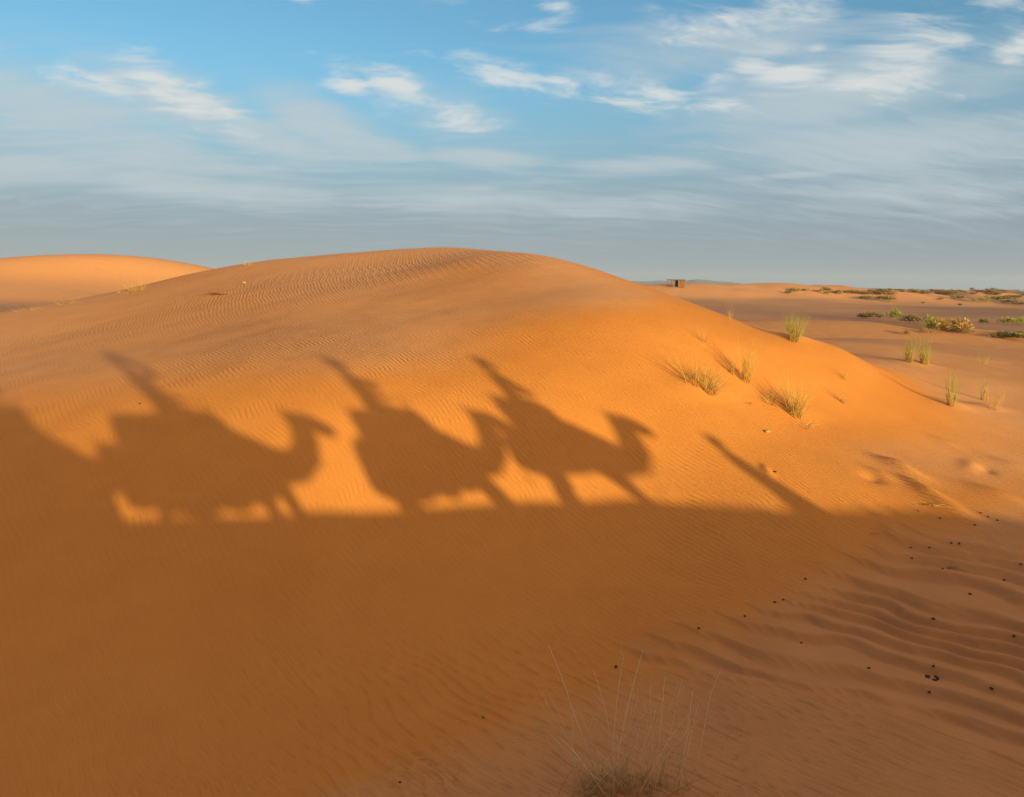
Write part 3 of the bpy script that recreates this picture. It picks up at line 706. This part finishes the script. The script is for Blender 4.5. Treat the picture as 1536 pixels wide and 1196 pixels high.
walker(13.92, 'guide in indigo robe and turban walking ahead of the camels')
walker(1.45, 'added robed figure filling the shadow beside the last camel', .85, -.6)  # unseen figure added to close a gap in the caravan's shadow

# ------------------------------------------------------------------ vegetation
def blade_mat(name, base, mid, tip, rough=.75):
    m, nt, b = new_mat(name)
    c = ramp(nt, attr(nt, 'along'), ((0.0, base), (.42, mid), (1.0, tip)))
    v = ramp(nt, attr(nt, 'vary'), ((0, (.62,.62,.60)), (1, (1.0,1.0,1.0))))
    nt.links.new(mixc(nt, 1.0, c, v, 'MULTIPLY'), b.inputs['Base Color']); b.inputs['Roughness'].default_value = rough
    return m
G_GREEN = blade_mat('green_gold_grass', (.60,.32,.07), (.48,.36,.08), (.28,.30,.06))
G_STRAW = blade_mat('straw_grass', (.52,.27,.06), (.62,.37,.085), (.56,.37,.10))
G_DRY = blade_mat('dead_dry_grass', (.34,.19,.06), (.58,.36,.13), (.68,.47,.23))
G_TAN = blade_mat('pale_dry_stalks', (.66,.38,.13), (.84,.57,.27), (.88,.64,.36))
B_OLIVE = blade_mat('olive_scrub_leaves', (.20,.13,.04), (.27,.22,.06), (.32,.28,.075))
B_BROWN = blade_mat('brown_scrub_twigs', (.20,.11,.04), (.28,.17,.06), (.33,.22,.08))
B_LIME = blade_mat('bright_green_scrub_leaves', (.30,.22,.045), (.33,.32,.055), (.36,.36,.07))
B_GOLD = blade_mat('golden_scrub_stems', (.38,.20,.05), (.44,.26,.07), (.46,.30,.09))
WOOD = simple_mat('grey_brown_bark', (.10,.065,.04), (.17,.11,.07), 10, .9)
class Blades:
    """thin three-sided stalks collected into one mesh"""
    def __init__(s): s.v = []; s.f = []; s.t = []; s.r = []
    def stalk(s, p, d, L, w, droop=.3, seg=5, vary=None, wob=0.0, rng=rnd):
        p = V(p); d = V(d).normalized(); vary = rng.random() if vary is None else vary
        side = d.cross(V((0,0,1)));  side = side.normalized() if side.length > 1e-4 else V((1,0,0))
        rot = Matrix.Rotation(rng.random()*6.28, 3, d); side = rot @ side; nrm = d.cross(side)
        base = len(s.v)
        for k in range(seg+1):
            t = k/seg; ww = w*(1-t*.7)
            for a in (0, 2.094, 4.189):
                s.v.append(p+side*(math.cos(a)*ww)+nrm*(math.sin(a)*ww)); s.t.append(t); s.r.append(vary)
            if k < seg:
                d = (d+V((0,0,-droop/seg))+V((rng.gauss(0,wob),rng.gauss(0,wob),rng.gauss(0,wob)*.5))).normalized(); p = p+d*(L/seg)
        for k in range(seg):
            for j in range(3):
                a = base+k*3+j; b = base+k*3+(j+1) % 3
                s.f.append((a, b, b+3, a+3))
        return p, d
    def leaf(s, p, d, L, w, t, vary):
        d = V(d).normalized(); side = d.cross(V((rnd.gauss(0,1),rnd.gauss(0,1),rnd.gauss(0,1))))
        side = side.normalized() if side.length > 1e-4 else V((1,0,0)); n = d.cross(side)
        b = len(s.v)
        for q in (p, p+d*L*.5+side*w+n*w*.3, p+d*L, p+d*L*.5-side*w+n*w*.3): s.v.append(V(q)); s.t.append(t); s.r.append(vary)
        s.f.append((b, b+1, b+2)); s.f.append((b, b+2, b+3))
    def build(s, name, mat, parent=None):
        me = bpy.data.meshes.new(name); me.from_pydata([tuple(v) for v in s.v], [], s.f); me.materials.append(mat)
        for nm, arr in (('along', s.t), ('vary', s.r)):
            a = me.attributes.new(nm, 'FLOAT', 'POINT'); a.data.foreach_set('value', np.array(arr, np.float32))
        me.polygons.foreach_set('use_smooth', np.ones(len(me.polygons), bool))
        o = bpy.data.objects.new(name, me); COL.objects.link(o)
        if parent: o.parent = parent
        return o
def tuft(px, py, hpx, wpx, n, mat, label, group, stiff=.7, droop=.25, lean=(0,0), wmm=5.5, name='grass_tuft', sub=None, foot=None):
    p, s = march(px, py); H = hpx*s/F; Wd = wpx*s/F
    B = Blades(); r0 = Wd*.16 if foot is None else Wd*foot
    for k in range(max(8, int(n*.72))):
        a = rnd.random()*6.283; q = r0*math.sqrt(rnd.random())
        x, y = math.cos(a)*q, math.sin(a)*q
        out = (Wd*.5)/max(H, .05)*(1.25-stiff)*rnd.random()**.7*1.3
        d = V((math.cos(a)*out+lean[0]+rnd.gauss(0,.08), math.sin(a)*out+lean[1]+rnd.gauss(0,.08), 1))
        L = H*(.35+.75*rnd.random()**.8)
        B.stalk((x, y, h1(p.x+x, p.y+y)-p.z-.03 if H > .3 else -.02), d, L, wmm/1000*(.6+.7*rnd.random()), droop*(.5+rnd.random()), 5, None, .05)
    o = B.build(name, mat); o.location = p
    tag(o, label, 'grass', group)
    return o
GD = 'grass tufts on the right shoulder of the dune'
tuft(1190,511,43,52,210,G_GREEN,'dense green topped tuft standing on the dune edge against the plain',GD,.75,.2)
tuft(1363,543,40,30,130,G_GREEN,'left half of the twin green tufts with the long shadow',GD,.8,.2)
tuft(1386,546,42,32,140,G_GREEN,'right half of the twin green tufts with the long shadow',GD,.8,.2)
tuft(1427,609,55,34,75,G_GREEN,'tall narrow yellow green tuft below the twin tufts',GD,.85,.15)
tuft(1489,614,38,44,40,G_STRAW,'loose straw tuft at the right, beside the tall narrow one',GD,.7,.25)
tuft(1474,600,40,16,30,G_GREEN,'thin upright grass between the tall narrow tuft and frame edge',GD,.85,.15)
tuft(1055,512,28,24,18,G_STRAW,'thin wispy tuft highest on the sunlit face',GD,.7,.3)
tuft(1117,571,64,44,80,G_STRAW,'tall pale gold tuft leaning on the sunlit face',GD,.75,.3,(.1,0))
tuft(1063,586,46,60,120,G_STRAW,'bushy gold tuft half flattened, lowest left on the dune face',GD,.45,.6,(.35,0))
tuft(1040,574,60,70,45,G_STRAW,'sparse dry stalks sprawling left of the flattened gold tuft',GD,.45,.45,(-.2,0))
tuft(1192,622,60,62,170,G_STRAW,'dense straw tuft in the middle of the dune\'s right side',GD,.55,.45,(.1,.1))
tuft(1158,606,28,40,50,G_STRAW,'low straw tuft just left of the dense straw one',GD,.4,.6)
tuft(1205,640,22,55,30,G_DRY,'scattered dead stems on sand below the dense straw tuft',GD,.2,.9,(.3,0))
tuft(1267,569,24,22,16,G_STRAW,'small sprig of grass right of the tall pale tuft',GD,.6,.3)
tuft(1265,604,28,24,20,G_STRAW,'small forked sprig right of the dense straw tuft',GD,.6,.3)
tuft(1473,546,26,44,26,G_GREEN,'faint sparse grass right of the twin green tufts',GD,.6,.3)
tuft(1098,560,40,26,22,G_STRAW,'few upright stalks just left of the tall pale tuft',GD,.8,.2)
tuft(1095,480,26,16,9,G_STRAW,'few thin stalks rising behind the dune edge',GD,.8,.2)
tuft(1120,603,14,60,26,G_DRY,'dead twiggy litter between the flattened gold and the straw tufts',GD,.2,.9)
GL = 'grass in the dip left of the dune'
tuft(206,438,21,52,150,G_STRAW,'golden tuft in the dip between the left dune and the big dune',GL,.5,.4)
tuft(185,441,12,34,60,G_STRAW,'low tuft touching the golden one in the left dip',GL,.5,.5)
tuft(100,456,14,60,60,G_STRAW,'sparse straw grass in the shaded dip, middle of three',GL,.5,.4)
tuft(42,467,16,70,60,G_STRAW,'sparse straw grass in the shaded dip, far left',GL,.5,.4)
tuft(372,399,11,30,50,G_STRAW,'pale wisp of grass on the crest left of the summit',GL,.6,.3)

# dry shrub in the foreground hollow
def foreground_shrub():
    p, s = march(922, 1190)
    k = s/F
    root = thing('dry_desert_grass', 'large dead grass clump with tall pale stalks, cut by the bottom edge', 'grass', p)
    rg = random.Random(23)
    B = Blades()
    for i in range(760):                       # matted heart
        a = rg.random()*6.283; q = .34*math.sqrt(rg.random())
        out = .3+1.3*rg.random()
        x, y = math.cos(a)*q, math.sin(a)*q
        B.stalk((x, y, h1(p.x+x, p.y+y)-p.z-.03), V((math.cos(a)*out+rg.gauss(0,.35)+.25, math.sin(a)*out+rg.gauss(0,.35), .8)), .12+.30*rg.random()**1.5, .0028*(.6+.8*rg.random()), 1.1, 6, None, .16, rg)
    B.build('matted_base', G_DRY, root)
    B = Blades()
    def st(dx, L, lx, ly, w=.0034, droop=.1, vary=None, wob=.05):
        y = rg.gauss(0,.06)
        e, d = B.stalk((dx, y, h1(p.x+dx, p.y+y)-p.z-.02), V((lx, ly, 1)), L*1.38, w*2.4, droop, 9, vary, wob, rg)
        return e, d
    # tall stalks: (offset, length, lean)
    for dx, L, lx in ((-.12,1.38,-.42),(-.02,1.34,-.03),(.0,1.30,.02),(.06,1.16,-.14),(.22,1.02,.30),(.16,.9,.22),(.62,.95,.20),(.60,.88,.26),(.42,1.05,.10),(.40,1.0,.02),(-.18,1.05,-.55),(-.10,.72,-.62),(.30,.95,.36),(.48,1.1,.12),(.70,.9,-.06),(.66,.7,.05)):
        e, d = st(dx, L*.86, lx, rg.gauss(0,.1), .0040, .12, .85+.15*rg.random(), .035)
        for q in range(rg.randint(1, 3)):     # side shoots and split ears
            B.stalk(e-d*L*(.04+.3*rg.random()), d+V((rg.gauss(0,.5), rg.gauss(0,.3), -.2)), .06+.16*rg.random(), .0018, .2, 4, .8, .08, rg)
    for i in range(46):
        st(rg.gauss(.22,.34), .35+.65*rg.random(), rg.gauss(.05,.45), rg.gauss(0,.3), .0022, .35, None, .09)
    B.build('stalks', G_TAN, root)
    B = Blades()
    for i in range(26):                       # dark bent twigs
        dx = rg.gauss(.22,.28); y = rg.gauss(0,.1)
        B.stalk((dx, y, h1(p.x+dx, p.y+y)-p.z-.02), V((rg.gauss(.1,.6), rg.gauss(0,.4), 1)), .3+.55*rg.random(), .0036, .3, 7, None, .16, rg)
    B.build('dark_twigs', G_DRY, root)
foreground_shrub()
def litter(px, py, wpx, n, label, mat, mx=.3):
    p, s = march(px, py); w = wpx*s/F; B = Blades()
    for k in range(n):
        x, y = rnd.gauss(0, w*.28), rnd.gauss(0, w*.45)
        B.stalk((x, y, h1(p.x+x, p.y+y)-p.z+.006), V((rnd.gauss(0,1), rnd.gauss(0,1), .18)), mx*(.3+.7*rnd.random()), .0020, .42, 6, None, .16)
    o = B.build('dead_grass_litter', mat); o.location = p; tag(o, label, 'dead grass'); return o
litter(640,1158,95,70,'flattened dead grass on the sand left of the big dry clump',G_DRY,.30)
litter(800,1110,150,26,'thin bleached stems lying left behind the big dry clump',G_TAN,.45)
litter(1080,1150,120,40,'thin stems lying on the sand right of the big dry clump',G_DRY,.40)

# scrub bushes on the plain
def bush_mesh(seed, mat, w, h, lobes, n, name='scrub_bush'):
    rg = random.Random(seed); B = Blades()
    L = [(rg.gauss(0, w*.26), rg.gauss(0, w*.22), h*(.15+.25*rg.random()), w*(.16+.16*rg.random())) for _ in range(lobes)]
    for i in range(n):
        lx, ly, lz, lr = L[i % lobes]
        a = rg.random()*6.283; e = rg.random()*1.45; r = lr*rg.random()**.45
        d = V((math.cos(a)*math.cos(e), math.sin(a)*math.cos(e), math.sin(e)*h/w*1.9+.15))
        p = V((lx, ly, lz*.7))+d*r
        p.z = max(p.z, -.02)
        t = min(1, max(0, p.z/h)); sz = w*.055*(.6+.8*rg.random())
        if rg.random() < .45: B.stalk(p, d+V((rg.gauss(0,.3), rg.gauss(0,.3), .3)), sz*2.6, sz*.10, .3, 2, rg.random(), .1, rg)
        else: B.leaf(p, d+V((rg.gauss(0,.6), rg.gauss(0,.6), rg.gauss(.2,.5))), sz*1.6, sz*.45, t, rg.random())
    me_o = B.build(name, mat)
    return me_o
PROTO = {}
def bush(px, py, wpx, hpx, kind, label, group=None, cat='bush', parts=True):
    p, s = march(px, py); w = wpx*s/F; h = hpx*s/F
    mat = {'olive':B_OLIVE,'brown':B_BROWN,'lime':B_LIME,'gold':B_GOLD}[kind]
    key = (kind, rnd.randint(0, 2))
    if key not in PROTO:
        PROTO[key] = bush_mesh(hash(key[0][0]+str(key[1])) % 1 + 31*key[1]+len(kind)*7, mat, 1.0, .55, 7, 900)
        o = PROTO[key]
    else:
        o = PROTO[key].copy(); COL.objects.link(o)
    o.location = p-V((0,0,.03*h)); o.scale = (w, w*.8, h/.55); o.rotation_euler = (0, 0, rnd.random()*6.28)
    tag(o, label, cat, group)
    return o
GB = 'bushes on the plain'
for a in ((1297,478,34,11,'brown','dark brown low bush at the left end of the near scrub bank'),(1318,478,36,12,'olive','olive bush second from the left in the near scrub bank'),
          (1343,481,24,20,'lime','lime green upright bush in the near scrub bank'),(1374,486,40,18,'brown','rounded dark bush in the middle of the near scrub bank'),
          (1392,497,20,24,'lime','slim green bush at the front of the near scrub bank'),(1412,496,50,24,'gold','golden bush, biggest of the near scrub bank'),
          (1432,497,34,14,'olive','low olive bush on the golden bush\'s right flank'),(1447,500,26,8,'gold','small gold bush at the right end of the near scrub bank'),
          (1362,484,22,14,'olive','olive bush squeezed between the lime and the dark one'),(1385,500,16,9,'gold','small straw bush in front of the slim green one'),
          (1473,485,12,9,'lime','tiny lone green bush on bare ground right of the scrub bank'),(1528,487,34,14,'lime','bright green bush cut by the right edge of frame'),
          (1520,508,60,14,'olive','wide olive bush low at the right frame edge'),(1500,507,34,9,'brown','brown bush left of the wide olive one at the frame edge'),
          (1450,502,10,12,'gold','short straw clump right of the scrub bank'),(1363,503,12,10,'gold','thin straw clump in front of the scrub bank')):
    bush(*a, group=GB)
GF = 'hummock bushes in the middle distance'
for a in ((1297,449,26,7,'olive','dark olive hummock bush, left of the mid distance pair'),(1327,451,34,9,'olive','broad dark hummock bush, right of the mid distance pair'),
          (1335,443,30,8,'gold','tawny bush behind the broad dark hummock bush'),(1436,449,24,8,'olive','lone olive bush on bare plain right of the mid distance pair'),
          (1474,453,24,8,'lime','green bush at the left end of the right hand hummocks'),(1495,451,40,9,'olive','long olive bush in the right hand hummocks'),
          (1515,455,30,7,'brown','brown bush at the foot of the right hand hummocks'),(1530,458,24,7,'brown','brown bush by the frame edge, lowest of the hummocks'),
          (1520,447,30,6,'olive','olive bush behind the right hand hummocks'),(1410,450,8,4,'brown','speck of brown scrub on the bare plain, left'),(1385,456,6,4,'brown','speck of brown scrub below the lone olive bush'),(1440,459,7,5,'brown','dark speck of scrub right of the plain\'s centre')):
    bush(*a, group=GF)
rf = random.Random(5)
for k in range(95):
    px = 1165+rf.random()**.8*375; py = 433.5+rf.random()*8+(px-1165)*.005
    near = (py-430)/10
    bush(px, py, 7+13*rf.random()*near, 2.5+4*rf.random()*near, rf.choice(('olive','olive','brown','gold','gold')), 'small scrub bush on the distant hummocky sand along the horizon', 'distant scrub along the horizon')

# trees far out towards the horizon
def far_tree(px, wpx, hpx, dist, rg, first=[None]):
    r = ray(px, 440); d = r[:2]/np.hypot(r[0], r[1])*dist
    z = h1(d[0], d[1]); w = wpx*dist/F; h = hpx*dist/F
    if first[0] is None:
        root = thing('desert_tree', '', 'tree')
        bm = bmesh.new(); tube(bm, [(V((0,0,-.05)), .05,.05),(V((.02,0,.25)), .035,.035),(V((.0,.02,.5)), .025,.025)], 7)
        for a in range(4): tube(bm, [(V((.01,0,.3)), .02,.02),(V((math.cos(a*1.6)*.2, math.sin(a*1.6)*.2,.62)), .01,.01)], 5)
        obj('trunk', bm, WOOD, root)
        B = Blades(); rr = random.Random(3)
        for i in range(700):
            a = rr.random()*6.283; q = .5*math.sqrt(rr.random()); zz = .45+.5*rr.random()*(1-(q/.5)**2*.7)
            B.leaf(V((math.cos(a)*q, math.sin(a)*q, zz)), V((rr.gauss(0,1), rr.gauss(0,1), rr.gauss(0,.6))), .10, .03, .5+.5*rr.random(), rr.random())
        B.build('crown', B_OLIVE, root); first[0] = root; o = root
    else:
        o = first[0].copy(); COL.objects.link(o)
        for ch in first[0].children:
            c = ch.copy(); COL.objects.link(c); c.parent = o
    o.location = (d[0], d[1], z); o.scale = (w, w, h); o.rotation_euler = (0, 0, rg.random()*6.28)
    o['label'] = 'dark distant tree, one of the tiny dots along the horizon'; o['category'] = 'tree'; o['group'] = 'trees on the horizon'
rt = random.Random(9)
for px, w, h in ((983,6,6),(988,5,8),(995,4,4),(1034,6,4),(1056,5,3),(1072,4,7),(1079,5,5),(1103,6,4),(1113,6,4),(1122,6,5),(1134,4,4),(1157,7,4),(1171,5,4),(1194,6,5),(1203,7,5),(1212,6,4),(1228,5,4),(1243,5,3),(1290,6,3),(1305,7,4),(1325,7,5),(1352,6,3),(1381,6,3),(1410,5,3),(1460,7,4),(1500,6,3)):
    far_tree(px, w, h, 520+rt.random()*500, rt)

# hills on the horizon
def hills():
    az = np.radians(np.arange(-2, 34, .06)); rr = np.linspace(3250, 3750, 26)
    A, Rr = np.meshgrid(az, rr); X = np.sin(A)*Rr; Y = np.cos(A)*Rr
    pxs = 768+F*np.tan(A)/math.cos(PITCH)
    prof = np.interp(pxs, [700,900,945,975,1000,1030,1042,1055,1070,1100,1150,1200,1260,1330,1420,1536], [9,10.5,10,9.2,9.5,10.5,13,12.5,11,8.5,7,5.5,4,2.6,1.6,.6])
    depth = np.sin(np.clip((Rr-3250)/500, 0, 1)*math.pi)**.8
    n = fbm(X.ravel()/90, Y.ravel()/90, 101, 5).reshape(X.shape); n2 = fbm(X.ravel()/260, Y.ravel()/60, 111, 4).reshape(X.shape)
    Z = prof/F*3450*depth*(1+.35*n+.25*n2)-2+2.0
    me = bpy.data.meshes.new('hills'); na = len(az); nr = len(rr)
    i = np.arange(nr-1)[:, None]*na; j = np.arange(na-1)[None]
    f = np.stack([i+j, i+j+1, i+na+j+1, i+na+j], -1).reshape(-1, 4)
    me.from_pydata(np.stack([X.ravel(), Y.ravel(), Z.ravel()+1.0], -1).tolist(), [], f.tolist())
    me.materials.append(simple_mat('bare_rock', (.11,.085,.075), (.17,.13,.11), .02, .95))
    o = bpy.data.objects.new('hills', me); COL.objects.link(o); o['kind'] = 'structure'
hills()

# ------------------------------------------------------------------ shelter on the far rise
def box(bm, x0, x1, y0, y1, z0, z1, bev=.01):
    r = bmesh.ops.create_cube(bm, size=1, matrix=Matrix.Translation(((x0+x1)/2,(y0+y1)/2,(z0+z1)/2)) @ Matrix.Diagonal((x1-x0,y1-y0,z1-z0,1)))
    if bev: bmesh.ops.bevel(bm, geom=list({e for v in r['verts'] for e in v.link_edges}), offset=bev, segments=1, affect='EDGES')
def shelter():
    r = ray(1013, 430); d = r[:2]/np.hypot(r[0], r[1])*252
    k = 252/F
    z = h1(d[0], d[1])
    root = thing('shelter', 'small wooden shelter with open porch standing on the distant rise', 'hut', (d[0], d[1], z-.05), -math.atan2(d[0], d[1]))
    reed = simple_mat('sunlit_reed_panel', (.19,.075,.02), (.26,.105,.03), 3, .9, .01)
    dark = simple_mat('weathered_timber', (.07,.045,.03), (.13,.085,.055), 6, .9)
    pink = simple_mat('faded_pink_cloth', (.16,.10,.10), (.22,.14,.14), 4, .9)
    pale = simple_mat('pale_timber', (.28,.14,.05), (.34,.18,.07), 4, .9)
    mat_roof = simple_mat('reed_roof', (.12,.07,.04), (.18,.10,.055), 5, .95, .02)
    Wd = 26*k; x = lambda px: (px-1013.5)*k; Hh = 10.6*k
    def part(name, mat, *b):
        bm = bmesh.new()
        for q in b: box(bm, *q)
        return obj(name, bm, mat, root, False)
    roof = part('roof', mat_roof, (x(1000.2), x(1027.2), -.5, 2.6, Hh, Hh+.16))
    part('roof_beam', dark, (x(1000.3), x(1027), -.42, -.30, Hh-.13, Hh-.003))
    for px in (1001.6, 1007.5): part('post', dark, (x(px)-.07, x(px)+.07, -.40, -.26, 0, Hh-.135))
    for px in (1001.6, 1007.5): part('post', dark, (x(px)-.06, x(px)+.06, 2.3, 2.42, 0, Hh-.003))
    part('cabin_wall', reed, (x(1020), x(1026.5), -.38, -.28, 0, Hh-.14))
    part('cabin_wall', reed, (x(1026.5)-.1, x(1026.5), -.275, 2.4, 0, Hh-.003))
    part('cabin_wall', dark, (x(1012.8), x(1026.4)-.1, 2.4, 2.5, 0, Hh-.003))
    part('cabin_wall', dark, (x(1012.8), x(1012.8)+.1, .3, 2.395, 0, Hh-.003))
    part('corner_post', pale, (x(1017.6), x(1019.4), -.40, -.25, 0, Hh-.135))
    part('hanging_cloth', pink, (x(1010.2), x(1012.2), .28, .32, .1, Hh-.15))
    part('crate', dark, (x(1006.8), x(1008.9), .5, 1.1, 0, .55))
shelter()

# ------------------------------------------------------------------ droppings, twigs, stones
M_DUNG = simple_mat('dry_dung', (.05,.03,.018), (.085,.052,.03), 30, .9)
M_STONE = simple_mat('pale_stone', (.44,.22,.075), (.50,.25,.09), 18, .9)
M_RED = simple_mat('rusty_dry_stems', (.26,.08,.03), (.36,.13,.045), 12, .9)
def pebble(rg, r, squash=.75, lumps=1):
    bm = bmesh.new()
    for k in range(lumps):
        c = V((rg.gauss(0, r*.7), rg.gauss(0, r*.7), r*.5)) if lumps > 1 else V((0,0,r*squash*.6))
        q = r*(.30+.25*rg.random()) if lumps > 1 else r
        m = Matrix.Translation(c) @ Matrix.Rotation(rg.random()*3.14, 4, 'Z') @ Matrix.Diagonal((q*1.25, q, q*squash, 1))
        bmesh.ops.create_icosphere(bm, subdivisions=2, radius=1, matrix=m)
    for v in bm.verts: v.co += v.normal*r*.12*rg.gauss(0, 1)*.6
    return bm
rg = random.Random(31)
def dung(px, py, dpx, label, lumps=1, group='droppings on the rippled sand', sq=.75):
    p, s = march(px, py, 3, 40)
    o = obj('camel_dropping', pebble(rg, dpx*s/F/2*.72, sq, lumps), M_DUNG); o.location = p
    tag(o, label, 'dropping', group)
SM = 'single dark camel pellet lying alone on the shaded rippled sand'
for px, py, d in ((1048,943,5),(1117,925,5),(1208,869,5),(1162,904,5),(1202,965,5),(1303,1003,6),(1394,1039,6),(1487,1034,7),(1400,929,6),(1455,892,6),(1506,871,6),(1521,955,6),(924,1001,6),(600,1174,5),(1424,853,4),(1366,822,4),(1394,822,4),(1410,778,4),(1439,816,5),(1427,815,4),(1368,838,4),(1414,854,4),(1531,847,5),(1471,770,4),(1482,776,4),(1496,781,4),(1462,788,4),(1377,767,3),(1175,900,4)):
    dung(px, py, d, SM)
dung(1398,1018,15,'largest heap of droppings, on the ripples at lower right',5,'droppings on the rippled sand',.9)
dung(1399,1000,10,'flat cluster of droppings just above the largest heap',3)
dung(725,1077,7,'pair of dark pellets left of the dry clump in the hollow',2)
dung(1160,709,8,'dark dropping on the edge of the guide\'s shadow',2)
def twig(px, py, wpx, label, mat, n=3, up=.15):
    p, s = march(px, py, 3, 60); L = wpx*s/F; B = Blades()
    for k in range(n): B.stalk((-L/2+rnd.gauss(0,.1*L), rnd.gauss(0,.08*L), .012), V((1, rnd.gauss(0,.2), up*rnd.random())), L*(.6+.5*rnd.random()), .006+.006*rnd.random(), .12, 5, None, .12)
    o = B.build('twig', mat); o.location = p; tag(o, label, 'twig'); return o
twig(1445,853,38,'dark forked twig lying on the ripples at the right',G_DRY,4)
twig(1330,800,60,'thin dry stem on the sand below the footprints',G_DRY,2,.05)
twig(1412,760,26,'tawny twig beside the trampled sand',G_STRAW,4)
B = Blades(); p, s = march(328, 442)
for k in range(150):
    a = rnd.random()*6.283; q = .22*math.sqrt(rnd.random())
    B.stalk((math.cos(a)*q*1.4, math.sin(a)*q, 0), V((math.cos(a)*1.4+.5, math.sin(a)*1.2, .55)), .35*(.4+rnd.random()*.6), .007, .4, 4, None, .15)
o = B.build('dry_plant', M_RED); o.location = p; tag(o, 'rusty brown dead plant on the dune\'s left shoulder', 'plant')
for px, py, d, lab in ((366,425,5,'small pale stone high on the dune\'s left shoulder'),(1151,649,9,'pale flat stone on the sunlit face above the guide\'s shadow'),(210,606,3,'tiny dark stone on the smooth sand behind the first rider\'s shadow')):
    p, s = march(px, py, 3, 60); o = obj('stone', pebble(rg, d*s/F/2, .6), M_STONE if d > 4 else M_DUNG); o.location = p; tag(o, lab, 'stone')

# ------------------------------------------------------------------ desert air
def haze():
    bm = bmesh.new(); zt = 75.0; zb = -8.0
    bmesh.ops.create_cube(bm, size=1, matrix=Matrix.Translation((0,0,(zt+zb)/2)) @ Matrix.Diagonal((8400, 8400, zt-zb, 1)))
    m = bpy.data.materials.new('dusty_air'); m.use_nodes = True; nt = m.node_tree; nt.nodes.clear()
    out = nt.nodes.new('ShaderNodeOutputMaterial'); v = nt.nodes.new('ShaderNodeVolumePrincipled')
    v.inputs['Color'].default_value = (.66,.74,.84,1); v.inputs['Density'].default_value = HAZE_DENSITY; v.inputs['Anisotropy'].default_value = 0
    nt.links.new(v.outputs[0], out.inputs['Volume'])
    me = bpy.data.meshes.new('haze'); bm.to_mesh(me); bm.free(); me.materials.append(m)
    o = bpy.data.objects.new('haze', me); COL.objects.link(o); o['kind'] = 'stuff'; o.display_type = 'WIRE'
haze()
